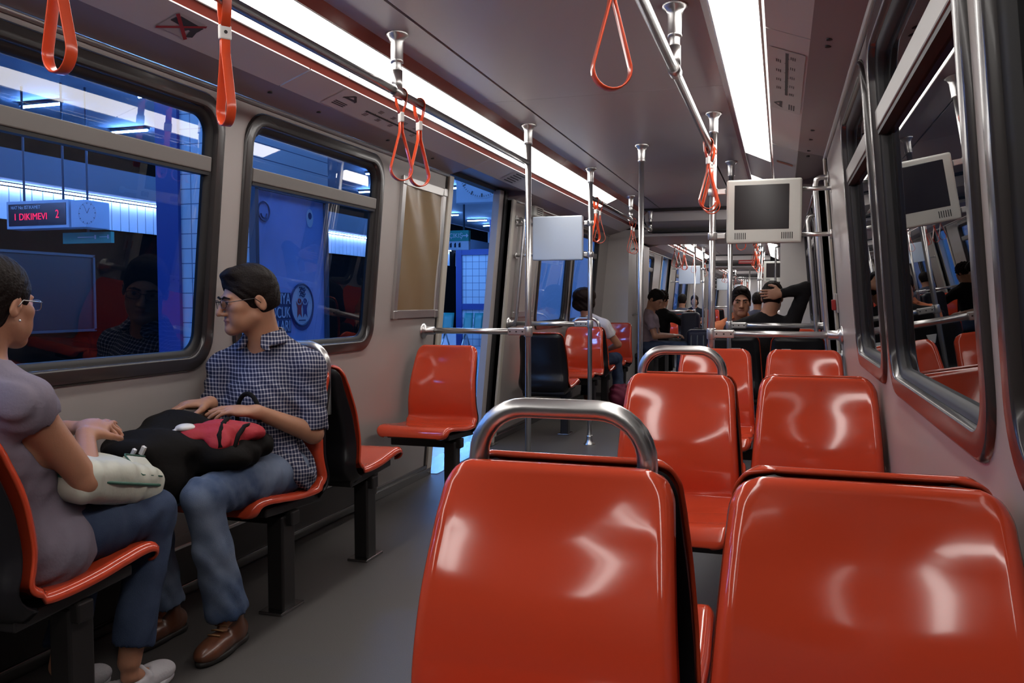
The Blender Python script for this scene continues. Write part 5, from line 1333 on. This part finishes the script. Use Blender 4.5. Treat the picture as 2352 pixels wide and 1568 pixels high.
seated('woman in a white T-shirt with a dark bob, back to the camera, beyond the doorway', sx_, 8.95, 1, WHITET, DENIMD, bob(HAIRB, -.155, .115), SKIN2, .98, .009,
    head=(sx_-.04, 8.93, 1.185), shR=V3(-1.80, 8.93, .90), elR=V3(-1.665, 9.02, .70), wrR=V3(-1.80, 9.20, .64), shL=V3(-2.10, 8.95, .90), elL=V3(-2.10, 9.05, .68), kR=V3(-1.74, 9.33, .53), anR=V3(-1.70, 9.30, .10), toeR=V3(-1.68, 9.42, .035))
# man in black, hand behind his head
dJ = dict(head=(-.070, 7.150, 1.195), B=basis((.10, 1, -.18)), nk=V3(-.115, 7.12, 1.015), pel=V3(-.19, 7.10, .56), fwd=(0, 1, 0), shL=V3(-.375, 7.11, .925), shR=V3(.070, 7.11, .955), elL=V3(-.42, 7.20, .70), wrL=V3(-.30, 7.42, .64),
    elR=V3(.180, 7.08, 1.265), wrR=V3(.000, 7.02, 1.225), hdR=(V3(-1, .02, -.05), V3(0, 1, 0), -1, (.25, .35, .45, .5)), hdL=(V3(.4, .8, 0), V3(0, 0, -1), -1), kL=V3(-.32, 7.55, .54), kR=V3(-.06, 7.55, .54), anL=V3(-.32, 7.50, .10), anR=V3(-.06, 7.50, .10), toeL=V3(-.32, 7.64, .035), toeR=V3(-.06, 7.64, .035))
person('man in black seen from behind, right hand clasped on the back of his head', dJ, [shirt(BLACKT, 1.90, .007, .012, .05, .003), trousers(BLACKT, .95, .009)], short_hair(HAIRM, .008, .010, -.075), SKIN, 1.0, .0050, .005, fine=False)
oJ = dict(head=(-.352, 8.02, 1.160), B=basis((.10, -1, -.06)), nk=V3(-.37, 8.16, .985), pel=V3(-.37, 8.42, .54), fwd=(0, -1, .3), shL=V3(-.19, 8.17, .895), shR=V3(-.56, 8.17, .895), elL=V3(-.13, 8.12, .65), elR=V3(-.62, 8.12, .65), wrL=V3(-.25, 7.92, .60), wrR=V3(-.48, 7.92, .60),
    hdL=(V3(-.5, -.8, 0), V3(0, 0, -1), -1), hdR=(V3(.5, -.8, 0), V3(0, 0, -1), 1), kL=V3(-.25, 7.98, .53), kR=V3(-.49, 7.98, .53), anL=V3(-.25, 8.02, .10), anR=V3(-.49, 8.02, .10), toeL=V3(-.25, 7.88, .035), toeR=V3(-.49, 7.88, .035))
oman, oG = person('man in an orange shirt facing the camera behind a steel pole, dark short hair', oJ, [shirt(ORSH, .8, .007, .012, .05, .003, collar=True, vneck=.07), trousers(DENIMD, .95, .009)], short_hair(HAIRM, .008, .012, -.04, face=(.074, .075, .100), fcz=-.036), SKIN2, 1.08, .0046, .0048)
# mauve shirt, sideways seat in the gangway
pJ = dict(head=(-1.60, 11.40, 1.185), B=basis((.85, -.30, -.5)), nk=V3(-1.68, 11.42, 1.00), pel=V3(-1.70, 11.42, .56), fwd=(1, 0, .1), shL=V3(-1.66, 11.58, .92), shR=V3(-1.66, 11.25, .92), elL=V3(-1.60, 11.62, .70), elR=V3(-1.58, 11.20, .70), wrL=V3(-1.38, 11.52, .70), wrR=V3(-1.37, 11.30, .70),
    hdL=(V3(1, -.3, .1), V3(0, 0, -1), -1), hdR=(V3(1, .3, .1), V3(0, 0, -1), 1), kL=V3(-1.24, 11.52, .56), kR=V3(-1.24, 11.31, .56), anL=V3(-1.26, 11.52, .10), anR=V3(-1.26, 11.31, .10), toeL=V3(-1.12, 11.52, .035), toeR=V3(-1.12, 11.31, .035))
person('person in a mauve T-shirt sitting sideways in the gangway, head bowed', pJ, [shirt(PURP, .5, .009, .012, .06, .003), trousers(DENIMD, .95, .009)], short_hair(HAIRM, .012, .016, -.06), SKIN2, 1.0, .007, .007, fine=False)
mb = MB(); mb.box((-1.72, 11.42, .44), (.42, .50, .05)); mb.box((-1.74, 11.42, .21), (.30, .44, .41)); b_ = mb.build('gangway_bench', BLACKM, bevel=.012); tag(b_, 'low dark bench in the gangway under the person in mauve', 'bench')
kJ = dict(head=(-1.68, 12.62, 1.19), B=basis((.55, .80, -.1)), nk=V3(-1.68, 12.60, 1.0), pel=V3(-1.70, 12.60, .56), fwd=(.5, .85, 0), shL=V3(-1.83, 12.68, .92), shR=V3(-1.53, 12.52, .93), elR=V3(-1.38, 12.56, .85), wrR=V3(-1.31, 12.42, 1.0), elL=V3(-1.88, 12.78, .70), wrL=V3(-1.70, 12.92, .66),
    hdR=(V3(.5, -.4, .2), V3(0, 0, -1), 1, (.8, .9, .9, .9)), hdL=(V3(.5, .5, 0), V3(0, 0, -1), -1), kL=V3(-1.62, 13.0, .54), kR=V3(-1.42, 12.95, .54), anL=V3(-1.62, 12.98, .10), anR=V3(-1.42, 12.93, .10), toeL=V3(-1.58, 13.10, .035), toeR=V3(-1.38, 13.05, .035))
def curls(par, G, B, s, h):
    c = G((0, 0, 0)); F = Field(c-.2, c+.2, h); F.ell(G((0, -.02, .035)), (.095, .115, .10), B, k=.02); F.wrinkle(.012, 110, .4); F.ell(G((0, .11, -.035)), (.075, .08, .09), B, k=.01, sub=True); F.half(G((0, 0, -.06)), -B[:, 2], .01); field_obj(F, 'hair', HAIRB, par, 1)
person('curly-haired person in black reaching for the suitcase handle in the gangway', kJ, [shirt(BLACKT, .9, .010, .013, .06, .003), trousers(BLACKT, .95, .010)], curls, SKIN, 1.0, .0075, .007, fine=False)
mb = MB(); mb.box((-1.72, 12.52, .44), (.42, .50, .05)); mb.box((-1.74, 12.52, .21), (.30, .44, .41)); b_ = mb.build('gangway_bench', BLACKM, bevel=.012); tag(b_, 'low dark bench under the curly-haired person in black', 'bench')
NAVY = mat('navy_suitcase', (.022, .024, .050), .5, var=.1, bump=.1, bscale=120); STRIPEG = mat('grey_suitcase_stripe', (.13, .14, .15), .4, var=.05)
def suitcase(x, y, w_, d_, h_, label, striped):
    root = empty('suitcase', (x, y, 0)); tag(root, label, 'suitcase')
    F = Field((x-.35, y-.35, 0), (x+.35, y+.35, h_+.1), .010); F.box((x, y, .05+h_/2-.02), (w_/2-.06, d_/2-.06, h_/2-.085), .06, None, k=0); field_obj(F, 'body', NAVY, root, 1)
    if striped:
        for k in (-1, 0, 1):
            mb = MB(); xx = x+k*w_*.27; mb.tube([(xx, y-d_/2-.004, .10), (xx, y-d_/2-.004, h_-.09), (xx, y-d_/2+.05, h_-.012), (xx, y+d_/2-.05, h_-.012), (xx, y+d_/2+.004, h_-.09)], .012, 8); mb.build('grey_rib', STRIPEG, root)
    mb = MB(); mb.tube([(x-.05, y, h_-.02), (x-.05, y, h_+.015), (x+.05, y, h_+.015), (x+.05, y, h_-.02)], .009, 8); mb.build('handle', BLACKP, root)
    for sx in (-1, 1):
        mb = MB(); mb.tube([(x+sx*w_*.36-.012, y, .030), (x+sx*w_*.36+.012, y, .030)], .030, 12); mb.build('wheel', BLACKP, root)
suitcase(-1.235, 12.35, .26, .24, 1.0, 'tall navy suitcase standing in the gangway by the person in black', False)
suitcase(-1.06, 11.62, .30, .24, .78, 'dark suitcase with grey ribs standing in front of the tall navy one', True)
seated('dark-haired passenger in grey-blue, back to the camera, left seat past the second doorway', LX, 17.62, 1, GREYB, DENIMD, short_hair(HAIRM, .018, .016, -.08), h=.014)
seated('farther passenger with brown hair on the left of the second carriage', LX, 20.2, -1, BLACKT, DENIMD, bob(HAIRB), h=.014)
seated('dark-haired passenger in grey seen between the man in orange and the man in black', -.36, 13.93, 1, GREYB, DENIMD, short_hair(HAIRM, .014, .014, -.08), h=.014)
seated('passenger in white seated on the right of the second carriage', .06, 13.95, 1, WHITET, DENIMD, short_hair(HAIRB, .014, .014, -.08), h=.014)
# ------------------------------------------------------------------ small things along the carriage
F = Field((-1.95, 8.9, -.02), (-1.45, 9.4, .5), .009); F.ell((-1.67, 9.12, .13), (.12, .10, .13), None, k=.02); F.cone((-1.72, 9.12, .22), (-1.62, 9.12, .24), .03, .03, k=.04); F.wrinkle(.010, 40, 1.1); F.half((0, 0, .004), (0, 0, -1), .004)
tag(field_obj(F, 'shoulder_bag', mat('magenta_fabric', (.16, .012, .045), .7, var=.2), None, 1, origin=(-1.67, 9.12, 0)), 'dark magenta bag on the floor by the feet of the woman in white', 'bag')
root = empty('emergency_handle', wp(1, 5.19, 1.10)); tag(root, 'small red emergency lever on the right door pillar', 'handle')
mb = MB(); wall_box(mb, 1, 5.13, 5.185, 1.10, 1.21, 0, .012); mb.build('plate', ALU, root, bevel=.003)
mb = MB(); wall_box(mb, 1, 5.14, 5.178, 1.115, 1.175, .012, .035); mb.build('lever', mat('lever_red', (.42, .03, .03), .35, var=.04), root, bevel=.005)
root = empty('wall_speaker', wp(-1, 7.1, 1.9)); tag(root, 'small pale grey box above the far pale poster', 'box')
mb = MB(); wall_box(mb, -1, 6.95, 7.22, 1.885, 1.975, 0, .09); mb.build('case', TVG, root, bevel=.012)
mb = MB()
for k in range(4): wall_box(mb, -1, 7.0, 7.17, 1.905+k*.016, 1.911+k*.016, .085, .092)
mb.build('grille', DARKSEAM, root)
root = empty('hanging_sign', (-.79, 20.55, 2.07)); tag(root, 'narrow red lettered sign over the gangway of the second carriage', 'sign')
mb = MB(); mb.box((-.79, 20.55, 2.07), (.36, .03, .09)); mb.build('board', mat('sign_red', (.35, .03, .03), .4, var=.03), root)
mb = MB(); mb.box((-.79, 20.532, 2.07), (.32, .004, .010)); mb.build('white_line', WHITEP, root)
for x, lb in ((-.33, 'aisle'), (.04, 'wall')):
    root = empty('seat_bracket', (x, 6.835, .78)); tag(root, 'white tapered bracket between the rails under the man in black, %s side' % lb, 'bracket')
    mb = MB(); mb.hexa([(x+dx*w_, y, z) for dx in (-1, 1) for y in (6.800, 6.812) for z, w_ in ((.735, .018), (.80, .036))]); mb.build('plate', WHITEP, root, bevel=.004)
